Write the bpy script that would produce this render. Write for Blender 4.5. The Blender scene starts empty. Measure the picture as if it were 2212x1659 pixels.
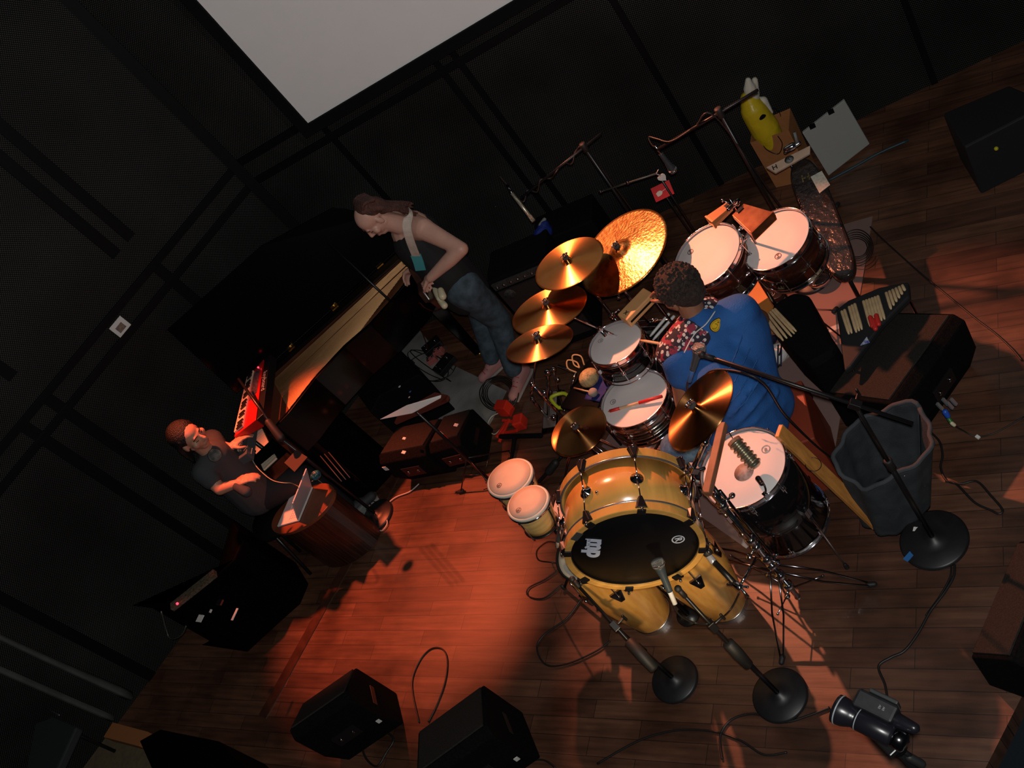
import bpy, math, random
from mathutils import Vector as V, Matrix as Mx, Euler
random.seed(7)
PI = math.pi
sc = bpy.context.scene
col = sc.collection

# ---------------------------------------------------------------- camera
W_, H_, F_ = 2212.0, 1659.0, 2236.0
CAM = V((0, 0, 4.3))
_d = V((1894.0, 2020.0, F_)).normalized()            # straight down, seen by the rolled camera
_y = (V((0, 0, 1)) - _d * _d.z).normalized()
_z = -_d
_x = _y.cross(_z)
def _w(c): return V((_x.dot(c), _y.dot(c), _z.dot(c)))
cam_d = bpy.data.cameras.new('camera'); cam = bpy.data.objects.new('camera', cam_d); col.objects.link(cam)
cam_d.sensor_width = 36; cam_d.lens = F_ / W_ * 36; cam_d.clip_start = 0.05; cam_d.clip_end = 60
r_, u_, b_ = _w(V((1, 0, 0))), _w(V((0, -1, 0))), _w(V((0, 0, -1)))
cam.matrix_world = Mx(((r_.x, u_.x, b_.x, CAM.x), (r_.y, u_.y, b_.y, CAM.y), (r_.z, u_.z, b_.z, CAM.z), (0, 0, 0, 1)))
sc.camera = cam
def P(px, py, h=0.0):
    """the point of the room at height h that the photograph shows at this pixel"""
    r = _w(V((px - W_ / 2, py - H_ / 2, F_)))
    return CAM + r * ((h - CAM.z) / r.z)
def at_h(c, R, h):
    """slide a measured disc along its line of sight to the height h"""
    s = (CAM.z - h) / (CAM.z - c[2])
    return CAM + (V(c) - CAM) * s, R * s

# ---------------------------------------------------------------- world, exposure, lights
wd = bpy.data.worlds.new('world'); sc.world = wd; wd.use_nodes = True
wd.node_tree.nodes['Background'].inputs[0].default_value = (0.02, 0.025, 0.03, 1)
wd.node_tree.nodes['Background'].inputs[1].default_value = 0.25
sc.view_settings.view_transform = 'Standard'; sc.view_settings.look = 'None'
sc.view_settings.exposure = 0.0; sc.view_settings.gamma = 1.0
sc.view_settings.use_curve_mapping = False
def light(name, kind, loc, power, color, target=None, size=.05, spot=60, blend=.4):
    l = bpy.data.lights.new(name, kind); l.energy = power; l.color = color; l.shadow_soft_size = size
    if kind == 'SPOT': l.spot_size = math.radians(spot); l.spot_blend = blend
    o = bpy.data.objects.new(name, l); col.objects.link(o); o.location = loc
    if target is not None: o.rotation_euler = (V(target) - V(loc)).to_track_quat('-Z', 'Y').to_euler()
    return o
light('camera_flash', 'SPOT', (0.03, -0.02, 4.38), 330, (1, .98, .95), (0.3, 4.2, .8), .03, 95, .5)
light('stage_spot_warm', 'SPOT', (0.95, 5.70, 3.2), 680, (1, .27, .13), (0.78, 2.75, .2), .04, 49, .35)
light('stage_spot_red', 'SPOT', (-1.1, 5.75, 3.4), 780, (1, .15, .055), (-1.3, 4.75, 0), .05, 36, .7)
light('stage_spot_amber', 'SPOT', (-0.55, 0.9, 1.7), 125, (1, .72, .40), (-0.12, 2.95, .60), .06, 26, .7)

# ---------------------------------------------------------------- materials
MATS = {}
def mat(name, c=(.5, .5, .5), rough=.5, metal=0., noise=0., scale=8., bump=0., bscale=60., c2=None, emit=0., aniso=0., coat=0., stretch=None, spec=.5, alpha=1., trans=0.):
    if name in MATS: return MATS[name]
    m = bpy.data.materials.new(name); m.use_nodes = True; nt = m.node_tree; N = nt.nodes; L = nt.links
    b = N['Principled BSDF']; MATS[name] = m
    b.inputs['Roughness'].default_value = rough; b.inputs['Metallic'].default_value = metal
    b.inputs['Specular IOR Level'].default_value = spec
    if coat: b.inputs['Coat Weight'].default_value = coat; b.inputs['Coat Roughness'].default_value = .08
    if alpha < 1: b.inputs['Alpha'].default_value = alpha
    if trans: b.inputs['Transmission Weight'].default_value = trans
    c = tuple(c) + (1,); m.diffuse_color = c
    tc = N.new('ShaderNodeTexCoord'); mp = N.new('ShaderNodeMapping'); L.new(tc.outputs['Object'], mp.inputs[0])
    if stretch: mp.inputs['Scale'].default_value = stretch
    nz = N.new('ShaderNodeTexNoise'); nz.inputs['Scale'].default_value = scale; nz.inputs['Detail'].default_value = 5
    L.new(mp.outputs[0], nz.inputs['Vector'])
    mx = N.new('ShaderNodeMix'); mx.data_type = 'RGBA'
    k = max(noise, .02)
    cc = c2 if c2 else tuple(max(0, v * (1 - k)) for v in c[:3])
    mx.inputs[6].default_value = c; mx.inputs[7].default_value = tuple(cc)[:3] + (1,)
    rp = N.new('ShaderNodeValToRGB'); rp.color_ramp.elements[0].position = .35; rp.color_ramp.elements[1].position = .65
    L.new(nz.outputs['Fac'], rp.inputs[0]); L.new(rp.outputs[0], mx.inputs[0]); L.new(mx.outputs[2], b.inputs['Base Color'])
    if bump:
        n2 = N.new('ShaderNodeTexNoise'); n2.inputs['Scale'].default_value = bscale; n2.inputs['Detail'].default_value = 3
        L.new(mp.outputs[0], n2.inputs['Vector'])
        bp = N.new('ShaderNodeBump'); bp.inputs['Strength'].default_value = bump; bp.inputs['Distance'].default_value = .01
        L.new(n2.outputs['Fac'], bp.inputs['Height']); L.new(bp.outputs[0], b.inputs['Normal'])
    if aniso:
        b.inputs['Anisotropic'].default_value = aniso
        tg = N.new('ShaderNodeTangent'); tg.direction_type = 'RADIAL'; tg.axis = 'Z'; L.new(tg.outputs[0], b.inputs['Tangent'])
        b.inputs['Anisotropic Rotation'].default_value = .25
    if emit: b.inputs['Emission Color'].default_value = c; b.inputs['Emission Strength'].default_value = emit
    return m
BLK = mat('black_paint', (.008, .008, .009), .35)
BLKM = mat('black_matte', (.004, .004, .0045), .8, bump=.3, bscale=250, spec=.12)
RUB = mat('rubber', (.012, .012, .012), .6)
CABLE = mat('black_cable', (.012, .011, .011), .45)
CHR = mat('chrome', (.75, .75, .78), .09, 1.)
CHRD = mat('dark_chrome', (.25, .24, .25), .16, 1.)
GLB = mat('gloss_black_lacquer', (.002, .002, .002), .12, spec=.3)
CARP = mat('speaker_carpet', (.006, .006, .006), .9, noise=.5, scale=90, bump=.5, bscale=300, spec=.08)
GRL = mat('speaker_grille', (.035, .031, .027), .8, spec=.15, noise=.4, scale=160, bump=.4, bscale=400)
WHT = mat('white_paint', (.75, .75, .73), .45)
PAP = mat('white_paper', (.8, .8, .76), .7, noise=.06)
RED = mat('red_paint', (.55, .02, .02), .35)
MAPLE = mat('maple_lacquer', (.80, .42, .10), .22, noise=.28, scale=3.5, coat=.5, stretch=(1, 1, 7))
CONGA = mat('conga_oak', (.74, .40, .10), .26, noise=.35, scale=5, coat=.5, stretch=(6, 6, .8), c2=(.58, .27, .055))
HEADM = mat('coated_drumhead', (.78, .76, .74), .55, noise=.06, scale=6)
SKIN_D = mat('skin_brown', (.30, .14, .08), .5, noise=.15, scale=12)
SKIN_L = mat('skin_light', (.60, .34, .26), .48, noise=.12, scale=14)
TIN = mat('stick_wood', (.68, .50, .28), .5, noise=.18, scale=30)

# ---------------------------------------------------------------- mesh building
def basis(n, up=(0, 0, 1), c=(0, 0, 0)):
    """4x4 whose local Z is n and whose local Y leans towards up"""
    z = V(n).normalized(); y = V(up) - z * z.dot(V(up))
    if y.length < 1e-4: y = V((0, 1, 0)) - z * z.y
    y.normalize(); x = y.cross(z); c = V(c)
    return Mx(((x.x, y.x, z.x, c.x), (x.y, y.y, z.y, c.y), (x.z, y.z, z.z, c.z), (0, 0, 0, 1)))
def rz(a, c=(0, 0, 0)): return Mx.Translation(V(c)) @ Mx.Rotation(a, 4, 'Z')
class MB:
    def __init__(s, T=None): s.v = []; s.f = []; s.s = []; s.T = T.copy() if T else Mx.Identity(4)
    def add(s, vs, fs, sm=True):
        o = len(s.v); s.v += [s.T @ V(v) for v in vs]; s.f += [tuple(i + o for i in f) for f in fs]; s.s += [sm] * len(fs); return s
    def box(s, c, z, R=None):
        c = V(c); R = R or Mx.Identity(3); R = R.to_3x3()
        vs = [c + R @ V((x * z[0] / 2, y * z[1] / 2, w * z[2] / 2)) for x in (-1, 1) for y in (-1, 1) for w in (-1, 1)]
        return s.add(vs, [(0, 1, 3, 2), (4, 6, 7, 5), (0, 4, 5, 1), (2, 3, 7, 6), (0, 2, 6, 4), (1, 5, 7, 3)], False)
    def hexa(s, b, t):
        """solid between a bottom and a top polygon with the same corner count"""
        n = len(b); vs = list(b) + list(t)
        return s.add(vs, [tuple(range(n))[::-1], tuple(range(n, 2 * n))] + [(i, (i + 1) % n, n + (i + 1) % n, n + i) for i in range(n)], False)
    def prism(s, poly, z0, z1): return s.hexa([(x, y, z0) for x, y in poly], [(x, y, z1) for x, y in poly])
    def lathe(s, prof, n=32, c=(0, 0, 0), ax=None):
        B = basis(ax, (0.01, 1, .3), c) if ax is not None else Mx.Translation(V(c)); vs = []; fs = []; k = len(prof)
        for i in range(n):
            a = 2 * PI * i / n
            for r, z in prof: vs.append(B @ V((r * math.cos(a), r * math.sin(a), z)))
        for i in range(n):
            j = (i + 1) % n
            for q in range(k - 1): fs.append((i * k + q, j * k + q, j * k + q + 1, i * k + q + 1))
        if prof[0][0] > 1e-6: fs.append(tuple(i * k for i in range(n))[::-1])
        if prof[-1][0] > 1e-6: fs.append(tuple(i * k + k - 1 for i in range(n)))
        return s.add(vs, fs)
    def ring(s, R, r, z=0., n=40, m=8, h=None):
        h = h or r; prof = [(R + r * math.cos(t), z + h * math.sin(t)) for t in [2 * PI * i / m for i in range(m)]]; vs = []; fs = []
        for i in range(n):
            a = 2 * PI * i / n
            for q, w in prof: vs.append((q * math.cos(a), q * math.sin(a), w))
        for i in range(n):
            for q in range(m): fs.append((i * m + q, ((i + 1) % n) * m + q, ((i + 1) % n) * m + (q + 1) % m, i * m + (q + 1) % m))
        return s.add(vs, fs)
    def band(s, R0, R1, z0, z1, n=48):
        """hollow collar: inner R0, outer R1"""
        vs = []; fs = []
        for i in range(n):
            a = 2 * PI * i / n
            for q, w in ((R0, z0), (R1, z0), (R1, z1), (R0, z1)): vs.append((q * math.cos(a), q * math.sin(a), w))
        for i in range(n):
            j = (i + 1) % n
            for q in range(4): fs.append((i * 4 + q, j * 4 + q, j * 4 + (q + 1) % 4, i * 4 + (q + 1) % 4))
        return s.add(vs, fs, False)
    def tube(s, pts, r, n=8, smooth=0, cap=True):
        pts = [V(p) for p in pts]
        if smooth: pts = catmull(pts, smooth)
        k = len(pts); rs = r if isinstance(r, (list, tuple)) else [r] * k
        if len(rs) != k: rs = [rs[0] + (rs[-1] - rs[0]) * i / (k - 1) for i in range(k)]
        t = [(pts[min(i + 1, k - 1)] - pts[max(i - 1, 0)]).normalized() for i in range(k)]
        u = t[0].orthogonal().normalized(); vs = []
        for i in range(k):
            u = (u - t[i] * u.dot(t[i])); u = u.normalized() if u.length > 1e-6 else t[i].orthogonal().normalized(); w = t[i].cross(u)
            for q in range(n): a = 2 * PI * q / n; vs.append(pts[i] + (u * math.cos(a) + w * math.sin(a)) * rs[i])
        fs = [(i * n + q, i * n + (q + 1) % n, (i + 1) * n + (q + 1) % n, (i + 1) * n + q) for i in range(k - 1) for q in range(n)]
        if cap: fs += [tuple(range(n))[::-1], tuple((k - 1) * n + q for q in range(n))]
        return s.add(vs, fs)
    def strap(s, pts, w, th, up=(0, 0, 1), smooth=0):
        """flat ribbon of width w and thickness th; up is the flat side's normal (one or one per point)"""
        pts = [V(p) for p in pts]
        if smooth: pts = catmull(pts, smooth)
        k = len(pts); vs = []
        for i in range(k):
            t = (pts[min(i + 1, k - 1)] - pts[max(i - 1, 0)]).normalized(); U = V(up); sd = t.cross(U).normalized(); nn = sd.cross(t).normalized()
            for a, b in ((-1, -1), (1, -1), (1, 1), (-1, 1)): vs.append(pts[i] + sd * a * w / 2 + nn * b * th / 2)
        fs = [(i * 4 + q, i * 4 + (q + 1) % 4, (i + 1) * 4 + (q + 1) % 4, (i + 1) * 4 + q) for i in range(k - 1) for q in range(4)] + [(0, 3, 2, 1), tuple((k - 1) * 4 + q for q in range(4))]
        return s.add(vs, fs, False)
    def ell(s, c, r, R=None, n=20, m=12):
        c = V(c); R = (R or Mx.Identity(3)).to_3x3()
        if not isinstance(r, (tuple, list)): r = (r, r, r)
        vs = [c + R @ V((0, 0, r[2]))]; fs = []
        for i in range(1, m):
            p = PI * i / m
            for j in range(n): a = 2 * PI * j / n; vs.append(c + R @ V((r[0] * math.sin(p) * math.cos(a), r[1] * math.sin(p) * math.sin(a), r[2] * math.cos(p))))
        vs.append(c - R @ V((0, 0, r[2]))); e = len(vs) - 1
        for j in range(n): fs.append((0, 1 + j, 1 + (j + 1) % n)); fs.append((e, 1 + (m - 2) * n + (j + 1) % n, 1 + (m - 2) * n + j))
        for i in range(m - 2):
            for j in range(n): a = 1 + i * n + j; b2 = 1 + i * n + (j + 1) % n; fs.append((a, a + n, b2 + n, b2))
        return s.add(vs, fs)
    def cap(s, p0, r0, p1, r1, n=12):
        """tapered capsule"""
        p0, p1 = V(p0), V(p1); d = (p1 - p0)
        if d.length < 1e-5: return s.ell(p0, r0)
        d.normalize(); q = [PI / 2 * i / 4 for i in range(5)]
        pts = [p0 - d * r0 * math.cos(t) for t in q] + [p1 + d * r1 * math.sin(t) for t in q]
        rs = [max(1e-4, r0 * math.sin(t)) for t in q] + [max(1e-4, r1 * math.cos(t)) for t in q]
        return s.tube(pts, rs, n)
    def grid(s, fn, nu, nv, close=False):
        vs = [fn(i / (nu - 1), j / (nv - 1)) for i in range(nu) for j in range(nv)]
        return s.add(vs, [(i * nv + j, (i + 1) * nv + j, (i + 1) * nv + j + 1, i * nv + j + 1) for i in range(nu - 1) for j in range(nv - 1)])
    def build(s, name, m, parent=None, bevel=0., remesh=0., sub=0, solid=0., label=None, origin=None, smooth_it=0, kind=None):
        me = bpy.data.meshes.new(name)
        if parent is not None: o0 = wloc(parent)
        elif origin is not None: o0 = V(origin)
        else:
            xs = [v.x for v in s.v]; ys = [v.y for v in s.v]; zs = [v.z for v in s.v]
            o0 = V(((min(xs) + max(xs)) / 2, (min(ys) + max(ys)) / 2, min(zs)))
        me.from_pydata([v - o0 for v in s.v], [], s.f); me.update()
        for p, q in zip(me.polygons, s.s): p.use_smooth = q
        me.materials.append(m)
        o = bpy.data.objects.new(name, me); col.objects.link(o); o['_w'] = tuple(o0)
        if parent is not None: o.parent = parent
        else: o.location = o0
        if remesh:
            md = o.modifiers.new('remesh', 'REMESH'); md.mode = 'VOXEL'; md.voxel_size = remesh; md.use_smooth_shade = True
            if smooth_it: ms = o.modifiers.new('smooth', 'SMOOTH'); ms.iterations = smooth_it; ms.factor = .5
        if solid: md = o.modifiers.new('solid', 'SOLIDIFY'); md.thickness = solid; md.offset = 0
        if bevel: md = o.modifiers.new('bevel', 'BEVEL'); md.width = bevel; md.segments = 2; md.limit_method = 'ANGLE'; md.angle_limit = .7
        if sub: md = o.modifiers.new('sub', 'SUBSURF'); md.levels = sub; md.render_levels = sub
        if label: o['label'] = label
        if kind: o['kind'] = kind
        return o
def wloc(o): return V(o['_w'])
def catmull(p, k):
    p = [V(q) for q in p]; out = []; n = len(p)
    for i in range(n - 1):
        a, b, c, d = p[max(i - 1, 0)], p[i], p[i + 1], p[min(i + 2, n - 1)]
        for j in range(k):
            t = j / k; out.append(.5 * (2 * b + (c - a) * t + (2 * a - 5 * b + 4 * c - d) * t * t + (3 * b - a - 3 * c + d) * t ** 3))
    out.append(p[-1]); return out
def thing(name, label, cat, loc, group=None):
    o = bpy.data.objects.new(name, None); col.objects.link(o); o.location = V(loc); o['_w'] = tuple(V(loc)); o.empty_display_size = .1
    o['label'] = label; o['category'] = cat
    if group: o['group'] = group
    return o
def tag(o, label, cat, group=None, kind=None):
    o['label'] = label; o['category'] = cat
    if group: o['group'] = group
    if kind: o['kind'] = kind
    return o
def struct(o): o['kind'] = 'structure'; return o
def copy_tree(o, loc=None, parent=None):
    c = o.copy(); col.objects.link(c); c.parent = parent
    if loc is not None: c.location = V(loc); c['_w'] = tuple(V(loc))
    for ch in list(o.children): copy_tree(ch, None, c)
    return c
def text_mesh(name, s, size, T, m, parent, th=.0006, bold=0., shear=0.):
    cu = bpy.data.curves.new(name, 'FONT'); cu.body = s; cu.size = size; cu.extrude = th; cu.offset = bold; cu.align_x = 'CENTER'; cu.align_y = 'CENTER'; cu.shear = shear
    t = bpy.data.objects.new(name, cu); col.objects.link(t); dg = bpy.context.evaluated_depsgraph_get()
    me = bpy.data.meshes.new_from_object(t.evaluated_get(dg)); bpy.data.objects.remove(t); bpy.data.curves.remove(cu)
    o0 = wloc(parent); me.transform(Mx.Translation(-o0) @ T); me.materials.clear(); me.materials.append(m)
    o = bpy.data.objects.new(name, me); col.objects.link(o); o.parent = parent; o['_w'] = tuple(o0); return o
# ================================================================ the room
wall_m = bpy.data.materials.new('expanded_metal_panel'); wall_m.use_nodes = True
def _wall():
    nt = wall_m.node_tree; N = nt.nodes; L = nt.links; b = N['Principled BSDF']
    tc = N.new('ShaderNodeTexCoord'); sx = N.new('ShaderNodeSeparateXYZ'); L.new(tc.outputs['Object'], sx.inputs[0])
    def mth(op, a, b2=None):
        n = N.new('ShaderNodeMath'); n.operation = op
        for i, q in enumerate((a, b2)):
            if q is None: continue
            if isinstance(q, (int, float)): n.inputs[i].default_value = q
            else: L.new(q, n.inputs[i])
        return n.outputs[0]
    # expanded metal: two crossing waves, pitch 28 x 16 mm, brighter where the strands cross
    a = mth('MULTIPLY', sx.outputs[0], 2 * PI / .030); c = mth('MULTIPLY', sx.outputs[2], 2 * PI / .034)
    s1 = mth('SINE', mth('ADD', a, c)); s2 = mth('SINE', mth('SUBTRACT', a, c))
    k = mth('MULTIPLY', mth('ADD', mth('ABSOLUTE', s1), mth('ABSOLUTE', s2)), .5)
    rp = N.new('ShaderNodeValToRGB'); rp.color_ramp.elements[0].position = .62; rp.color_ramp.elements[0].color = (.0022, .0024, .0026, 1)
    rp.color_ramp.elements[1].position = .95; rp.color_ramp.elements[1].color = (.060, .060, .056, 1); L.new(k, rp.inputs[0])
    nz = N.new('ShaderNodeTexNoise'); nz.inputs['Scale'].default_value = 1.1; nz.inputs['Detail'].default_value = 3; L.new(tc.outputs['Object'], nz.inputs['Vector'])
    mr = N.new('ShaderNodeMapRange'); mr.inputs[1].default_value = .3; mr.inputs[2].default_value = .7; mr.inputs[3].default_value = .45; mr.inputs[4].default_value = 1.3; L.new(nz.outputs['Fac'], mr.inputs[0])
    mx = N.new('ShaderNodeMix'); mx.data_type = 'RGBA'; mx.blend_type = 'MULTIPLY'; mx.inputs[0].default_value = 1
    L.new(rp.outputs[0], mx.inputs[6]); L.new(mr.outputs[0], mx.inputs[7]); L.new(mx.outputs[2], b.inputs['Base Color'])
    b.inputs['Roughness'].default_value = .5; b.inputs['Specular IOR Level'].default_value = .15
    bp = N.new('ShaderNodeBump'); bp.inputs['Strength'].default_value = .5; bp.inputs['Distance'].default_value = .004; L.new(k, bp.inputs['Height']); L.new(bp.outputs[0], b.inputs['Normal'])
_wall()
floor_m = bpy.data.materials.new('worn_stage_boards'); floor_m.use_nodes = True
def _floor():
    nt = floor_m.node_tree; N = nt.nodes; L = nt.links; b = N['Principled BSDF']
    tc = N.new('ShaderNodeTexCoord'); mp = N.new('ShaderNodeMapping'); L.new(tc.outputs['Object'], mp.inputs[0])
    mp.inputs['Rotation'].default_value = (0, 0, math.radians(46.5))
    bk = N.new('ShaderNodeTexBrick'); L.new(mp.outputs[0], bk.inputs['Vector']); bk.inputs['Scale'].default_value = 1
    bk.inputs['Brick Width'].default_value = .62; bk.inputs['Row Height'].default_value = .092; bk.inputs['Mortar Size'].default_value = .0016; bk.offset = .43
    bk.inputs['Color1'].default_value = (.135, .058, .030, 1); bk.inputs['Color2'].default_value = (.080, .030, .016, 1); bk.inputs['Mortar'].default_value = (.018, .010, .007, 1)
    m2 = N.new('ShaderNodeMapping'); L.new(mp.outputs[0], m2.inputs[0]); m2.inputs['Scale'].default_value = (1.5, 16, 1)
    n1 = N.new('ShaderNodeTexNoise'); n1.inputs['Scale'].default_value = 2.2; n1.inputs['Detail'].default_value = 8; L.new(m2.outputs[0], n1.inputs['Vector'])
    n2 = N.new('ShaderNodeTexNoise'); n2.inputs['Scale'].default_value = 2.6; n2.inputs['Detail'].default_value = 6; L.new(tc.outputs['Object'], n2.inputs['Vector'])
    mr = N.new('ShaderNodeMapRange'); mr.inputs[1].default_value = .25; mr.inputs[2].default_value = .75; mr.inputs[3].default_value = .5; mr.inputs[4].default_value = 1.45; L.new(n1.outputs['Fac'], mr.inputs[0])
    mx = N.new('ShaderNodeMix'); mx.data_type = 'RGBA'; mx.blend_type = 'MULTIPLY'; mx.inputs[0].default_value = 1; L.new(bk.outputs['Color'], mx.inputs[6]); L.new(mr.outputs[0], mx.inputs[7])
    rp = N.new('ShaderNodeValToRGB'); rp.color_ramp.elements[0].position = .34; rp.color_ramp.elements[0].color = (.5, .5, .5, 1); rp.color_ramp.elements[1].position = .56; rp.color_ramp.elements[1].color = (1, 1, 1, 1); L.new(n2.outputs['Fac'], rp.inputs[0])
    m3 = N.new('ShaderNodeMix'); m3.data_type = 'RGBA'; m3.blend_type = 'MULTIPLY'; m3.inputs[0].default_value = 1; L.new(mx.outputs[2], m3.inputs[6]); L.new(rp.outputs[0], m3.inputs[7]); L.new(m3.outputs[2], b.inputs['Base Color'])
    r2 = N.new('ShaderNodeMapRange'); r2.inputs[1].default_value = .3; r2.inputs[2].default_value = .7; r2.inputs[3].default_value = .34; r2.inputs[4].default_value = .56; L.new(n2.outputs['Fac'], r2.inputs[0]); L.new(r2.outputs[0], b.inputs['Roughness'])
    bp = N.new('ShaderNodeBump'); bp.inputs['Strength'].default_value = .25; bp.inputs['Distance'].default_value = .003; L.new(n1.outputs['Fac'], bp.inputs['Height']); L.new(bp.outputs[0], b.inputs['Normal'])
    b.inputs['Specular IOR Level'].default_value = .62
    b.inputs['Coat Weight'].default_value = .5; b.inputs['Coat Roughness'].default_value = .38
_floor()
DBACK = V((.866, -.5, 0)); NB = V((-.5, -.866, 0))
DLEFT = V((-.945, -.325, 0)).normalized(); NL = V((-DLEFT.y, DLEFT.x, 0)) * 1.0
if NL.y > 0: NL = -NL
_b0 = P(1880, 330) - NB * .35
_r = P(503, 354) - CAM
# corner of the two walls: on the line of the back wall and in the vertical plane of that pixel
_az = V((_r.x, _r.y, 0))
_t = (_b0.x * _az.y - _b0.y * _az.x) / (DBACK.y * _az.x - DBACK.x * _az.y)
CORNER = V((_b0.x + DBACK.x * _t, _b0.y + DBACK.y * _t, 0))
def on_wall(px, py, N_):
    r = P(px, py) - CAM; t = (CORNER - CAM).dot(N_) / r.dot(N_); return CAM + r * t
def wall(name, d, N_, L_, flip):
    B = Mx(((d.x, -N_.x, 0, CORNER.x), (d.y, -N_.y, 0, CORNER.y), (0, 0, 1, 0), (0, 0, 0, 1)))
    mb = MB(); mb.box((L_ / 2, .06, 3.2), (L_, .12, 6.4)); o = mb.build(name, wall_m, origin=(0, 0, 0)); o.matrix_world = B; return struct(o)
wall('wall_back', DBACK, NB, 6.5, 0)
wall('wall_left', DLEFT, NL, 6.0, 0)
FR = mat('panel_joint_strip', (.0025, .0028, .003), .6, spec=.15)
_nt = [0]
def strip(a, b, w, N_, th=.014):
    _nt[0] += 1; mid = (V(a) + V(b)) / 2; d = V(b) - V(a); L_ = d.length; d.normalize()
    B = basis(N_, d, mid + N_ * th / 2); mb = MB(B); mb.box((0, 0, 0), (w, L_, th)); struct(mb.build('trim_%d' % _nt[0], FR, bevel=.002))
def hline(px, py, N_, d, a, b, w):
    p = on_wall(px, py, N_); q = CORNER.copy(); q.z = p.z; strip(q + d * a, q + d * b, w, N_)
def vline(px, py, N_, d, z0, z1, w):
    p = on_wall(px, py, N_); strip((p.x, p.y, z0), (p.x, p.y, z1), w, N_, .012)
for (x, y) in ((517, 351), (546, 394)): hline(x, y, NB, DBACK, .0, 5.2, .05)
for (x, y) in ((506, 362), (542, 398)): hline(x, y, NL, DLEFT, .0, 5.2, .05)
struct(MB().box((CORNER.x, CORNER.y - .03, 3.0), (.07, .05, 6.0)).build('trim_corner', FR))
for (x, y, z0, z1) in ((722, 300, 0, 1.9), (1001, 145, 0, 1.9), (965, 165, 0, 1.9), (1337, 22, 0, 1.9), (1960, 20, 0, 5)): vline(x, y, NB, DBACK, z0, z1, .04)
for (x, y, z0, z1) in ((165, 412, 2.05, 5), (150, 465, 2.05, 5), (470, 690, 0, 1.85), (60, 835, 2.05, 5), (320, 1010, 0, 1.85), (280, 1070, 0, 1.85), (0, 1290, 0, 5)): vline(x, y, NL, DLEFT, z0, z1, .07)
# floor of the stage and the lower floor beyond its front edge
fl = MB(); c2 = CORNER + DBACK * 6.4; c1 = CORNER + DLEFT * 5.9
fl.prism([(c1.x, c1.y), (c1.x + .5, 1.0), (.30, 1.0), (P(2129, 1659).x, P(2129, 1659).y), (P(2206, 1507).x, P(2206, 1507).y), (P(2300, 1300).x, P(2300, 1300).y), (c2.x, .9), (c2.x, c2.y), (CORNER.x, CORNER.y)], -.12, 0)
struct(fl.build('floor', floor_m, origin=(0, 0, 0)))
# board strip where the cable gutter crosses the stage, left of the open floor
_a, _b = P(850, 1022), P(560, 1545)
strip2 = MB(); _dd = (_b - _a).normalized(); _nn = V((-_dd.y, _dd.x, 0))
strip2.hexa([_a, _b, _b + _nn * .075, _a + _nn * .075], [q + V((0, 0, .006)) for q in (_a, _b, _b + _nn * .075, _a + _nn * .075)])
struct(strip2.build('trim_floor_strip', mat('old_board', (.075, .028, .016), .4, noise=.4, scale=14)))
# ================================================================ screen and wall label
def screen():
    a = on_wall(670, 245, NB) + NB * .10; x0 = (a - CORNER).dot(DBACK); o0 = CORNER + NB * .10
    def q(x, z): p = o0 + DBACK * x; return V((p.x, p.y, z))
    L_, z0, z1 = 3.3, a.z, a.z + 2.3; t = thing('projection_screen', 'large white projection screen in a black frame hung high on the mesh wall', 'projection screen', q(x0 + L_ / 2, z0 - .07))
    B = basis(NB, (0, 0, 1), q(x0 + L_ / 2, (z0 + z1) / 2))
    MB(B).box((0, 0, 0), (L_, z1 - z0, .01)).build('screen_sheet', mat('screen_fabric', (.82, .81, .80), .9), t)
    mb = MB(B); w = .075; h = z1 - z0
    for s_ in (-1, 1): mb.box((s_ * (L_ / 2 + w / 2), 0, 0), (w, h + 2 * w, .05)); mb.box((0, s_ * (h / 2 + w / 2), 0), (L_, w, .05))
    mb.build('frame', BLKM, t, bevel=.004)
    for s_ in (-1, 1): MB(B).box((s_ * L_ * .36, h / 2 - .1, -.055), (.06, .12, .07)).build('mounting_bracket', BLK, t)
screen()
light('screen_fill_light', 'SPOT', (1.3, 0.6, 5.2), 120, (1, .98, .97), tuple(on_wall(900, 60, NB) + V((0, 0, .4))), .05, 34, .6)  # added fill lamp that only brightens the screen, no projector behind it
def wall_label():
    c = on_wall(258, 705, NL) + NL * .012; B = basis(NL, (0, 0, 1), c)
    t = thing('wall_notice', 'small white notice with a coloured picture on the left mesh wall', 'notice', c)
    MB(B).box((0, 0, 0), (.105, .092, .004)).build('card', PAP, t, bevel=.001)
    MB(B).box((-.002, -.006, .003), (.055, .045, .002)).build('printed_picture', mat('print_violet', (.16, .10, .16), .5, noise=.6, scale=60, c2=(.30, .24, .10)), t)
wall_label()

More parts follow.
